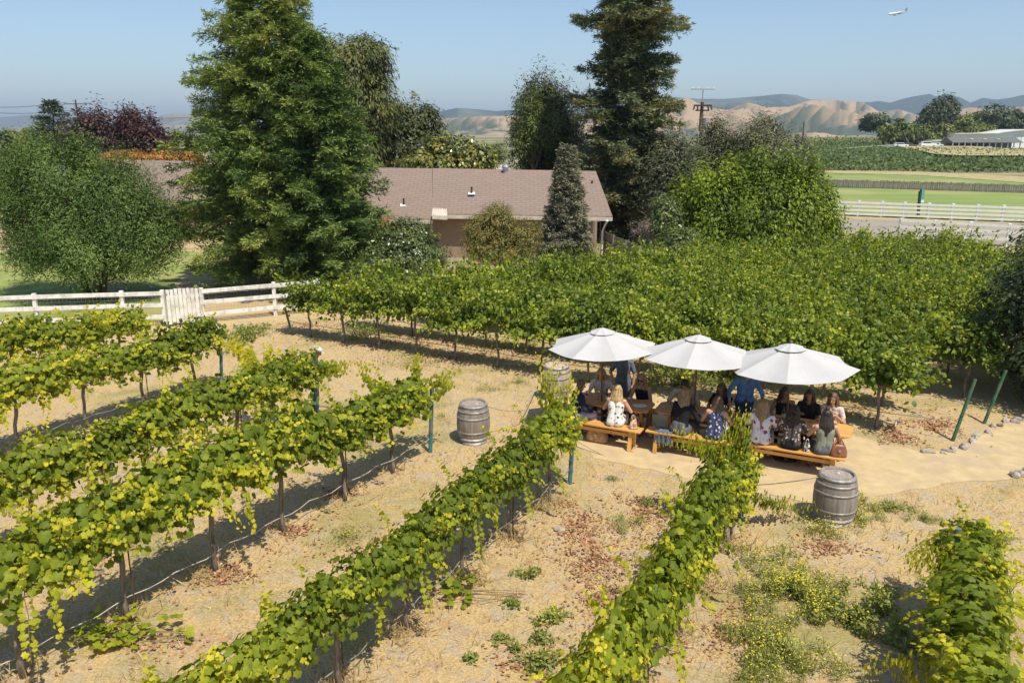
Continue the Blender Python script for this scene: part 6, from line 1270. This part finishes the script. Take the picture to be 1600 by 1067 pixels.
    if bottom:
        q = MB()
        for (kn, an, to), h_ in zip(legs, hips):
            if skirt: q.cap(h_+V_((0,0,.01)), kn, .118, .095, 14); q.cap(kn, kn.lerp(an, .45), .09, .105, 12)
            else: q.cap(h_, kn, .10, .071, 14); q.cap(kn, an+V_((0,0,.03)), .068, .055, 12)
        q.cap(pel+V_((-.07*W2,0,-.01)), pel+V_((.07*W2,0,-.01)), .122, .122, 14); q.cap(pel+V_((-.06*W2,0,-.0)), pel+V_((-.055*W2,0,.09)), .12, .108, 12); q.cap(pel+V_((.06*W2,0,-.0)), pel+V_((.055*W2,0,.09)), .12, .108, 12)
        solid('skirt' if skirt else 'trousers', q, .011, bottom, r, 1)
    for (kn, an, to) in legs:
        q = MB(); q.cap(an+V_((0,-.01,-.03)), to+V_((0,.01,-.005)), .038, .036, 10); q.ell((an+to)/2+V_((0,.0,-.03)), (.045,.10,.016), 12, 6, Matrix.Rotation(math.atan2(-(to-an).x, (to-an).y), 3, 'Z')); solid('shoe', q, .008, M_SHOE, r, 1)
    return r
ST = .455; FA = SET                          # facing the table (towards +NV)
def fb(i, u, n=0): return FB[i]+U*u+NV*n+Vector((0,0,ST))
def rbk(i, u, n=0): return BB[i]+U*u+NV*n+Vector((0,0,ST))
BK = SET+math.pi
# leftmost table
person(fb(0,-.66), FA-.75, 'person in black long-sleeved top and lilac skirt at far left of the front benches', hair=H_BROWN, hairlen=.3, top=C_NAVY, bottom=C_LILAC, skirt=True, sleeve=1, lean=.10, hands=((-.12,.38,.22),(.2,.33,.20)), yaw=-.3, sk=SK1)
person(fb(0,.28), FA+.1, 'person with wavy blonde hair and white dress with dark blue flowers, from behind', hair=H_BLOND, hairlen=.40, dress=D_WHITE1, sleeve=0, strap=True, lean=.08, hands=((-.2,.40,.30),(.22,.36,.30)), sk=SK1)
person(rbk(0,-.50), BK+.25, 'person in pale floral blouse facing the woman in black at left table', hair=H_LIGHT, hairlen=.24, top=D_BLOUSE, bottom=C_DENIMB, sleeve=.3, lean=.12, hands=((-.14,.36,.32),(.12,.38,.30)), sk=SK1)
person(rbk(0,.50), BK-.05, 'person in sunglasses and dark sleeveless top facing the camera at left table', hair=H_LIGHT, hairlen=.34, top=C_BLACK, bottom=C_DENIMB, strap=True, lean=.12, hands=((-.06,.36,.30),(.08,.38,.30)), shades=True, sk=SK2)
person(Vector((BB[0].x, BB[0].y, 0))-U*.12+NV*.42, BK+.2, 'person standing in grey dress behind the left table, head hidden by umbrella', pose='stand', hair=H_BROWN, hairlen=.3, dress=C_GREYD, sleeve=.4, hands=((-.24,.12,.88),(.22,.25,1.0)), sk=SK2)
# middle table
person(rbk(1,-.42), BK+.1, 'person with short dark hair in a beige shirt looking down at the middle table', hair=H_DARK, hairlen=0, top=C_BEIGE, bottom=C_GREYD, sleeve=.45, lean=.20, nod=.9, hands=((-.12,.42,.30),(.20,.42,.30)), sk=SK2, wide=1.15, tall=1.04)
person(fb(1,-.22), FA-.25, 'person in black cardigan and charcoal skirt on the middle front bench', hair=H_LIGHT, hairlen=.42, top=C_BLACK, bottom=C_CHAR, skirt=True, sleeve=1, lean=.12, hands=((-.1,.38,.30),(.2,.38,.31)), sk=SK1, yaw=-.15, tall=1.06)
person(fb(1,.50), FA+.05, 'person in strapless navy floral dress on the middle front bench', hair=H_BROWN, hairlen=.19, dress=D_NAVY, strap=True, lean=.10, nod=.4, hands=((-.2,.4,.31),(.2,.4,.31)), sk=SK1)
person(rbk(1,.42), BK-.15, 'person with dark hair resting chin on hand in shade at the middle table', hair=H_BROWN, hairlen=.24, top=C_BLACK, bottom=C_DENIMB, sleeve=.3, lean=.16, nod=.3, hands=((-.05,.20,.50),(.15,.40,.31)), sk=SK3)
pm = at(1158, 692); pm.z = 0
person(pm, BK+.35, 'person standing in blue denim shirt and jeans between middle and right umbrellas', pose='stand', hair=H_GREY, hairlen=0, top=C_BLUESH, bottom=C_DENIMB, sleeve=.8, hands=((-.30,.34,1.02),(.34,.26,.98)), sk=SK2, wide=1.2, tall=1.03)
# rightmost table
person(fb(2,-.60), FA, 'person with long light brown hair in white dress with crimson flowers', hair=H_LIGHT, hairlen=.42, dress=D_WHITE2, sleeve=.4, lean=.05, hands=((-.2,.38,.30),(.2,.38,.30)), sk=SK1, wide=1.1, tall=1.03)
person(fb(2,-.02), FA-.05, 'person with dark curly hair and black floral blouse on right front bench', hair=H_DARK, hairlen=.26, curly=True, top=D_BLACK, bottom=C_BLACK, sleeve=.5, lean=.04, hands=((-.22,.36,.30),(.2,.38,.31)), sk=SK2, wide=1.15)
person(fb(2,.60), FA+.35, 'person in sage green tank top at the right end of the right bench', hair=H_DARK, hairlen=.36, top=C_SAGE, bottom=C_CHAR, strap=True, lean=.03, hands=((-.14,.34,.42),(.22,.36,.31)), sk=SK1, bun=True)
person(rbk(2,-.35), BK+.1, 'person with long dark hair and bare shoulders on the rear bench of the right table', hair=H_DARK, hairlen=.40, top=C_BLACK, bottom=C_BLACK, strap=True, lean=.06, hands=((-.1,.36,.3),(.16,.38,.30)), sk=SK3, yaw=.5)
person(rbk(2,.15), BK-.1, 'person with dark hair in a black top, half hidden behind the curly-haired woman', hair=H_DARK, hairlen=.25, top=C_BLACK, bottom=C_BLACK, sleeve=.3, lean=.05, hands=((-.15,.38,.30),(.12,.30,.42)), sk=SK3)
person(rbk(2,.62), BK-.2, 'person in pale patterned top raising a glass at the rear right of the right table', hair=H_BROWN, hairlen=.26, top=D_BLOUSE, bottom=C_DENIMB, sleeve=.3, lean=.06, hands=((-.12,.26,.46),(.16,.38,.30)), sk=SK2)
# picker half hidden in the vines
pk = eE+Vector((-.12,.45,0)); 
person(pk, -1.2, 'person in navy patterned top, white cap and blue jeans half hidden in the vines', pose='stand', hair=H_BROWN, hairlen=.1, top=D_NAVY, bottom=C_DENIMB, sleeve=.4, hands=((-.1,.40,1.12),(.15,.42,1.05)), sk=SK2, hat=M_PAPER, nod=.6)['group'] = 'people in the vineyard'

for o in list(COL.objects):
    if o.parent is None and o.type == 'EMPTY' and not o.get('label'):
        for c in kids(o): bpy.data.objects.remove(c)
        bpy.data.objects.remove(o)
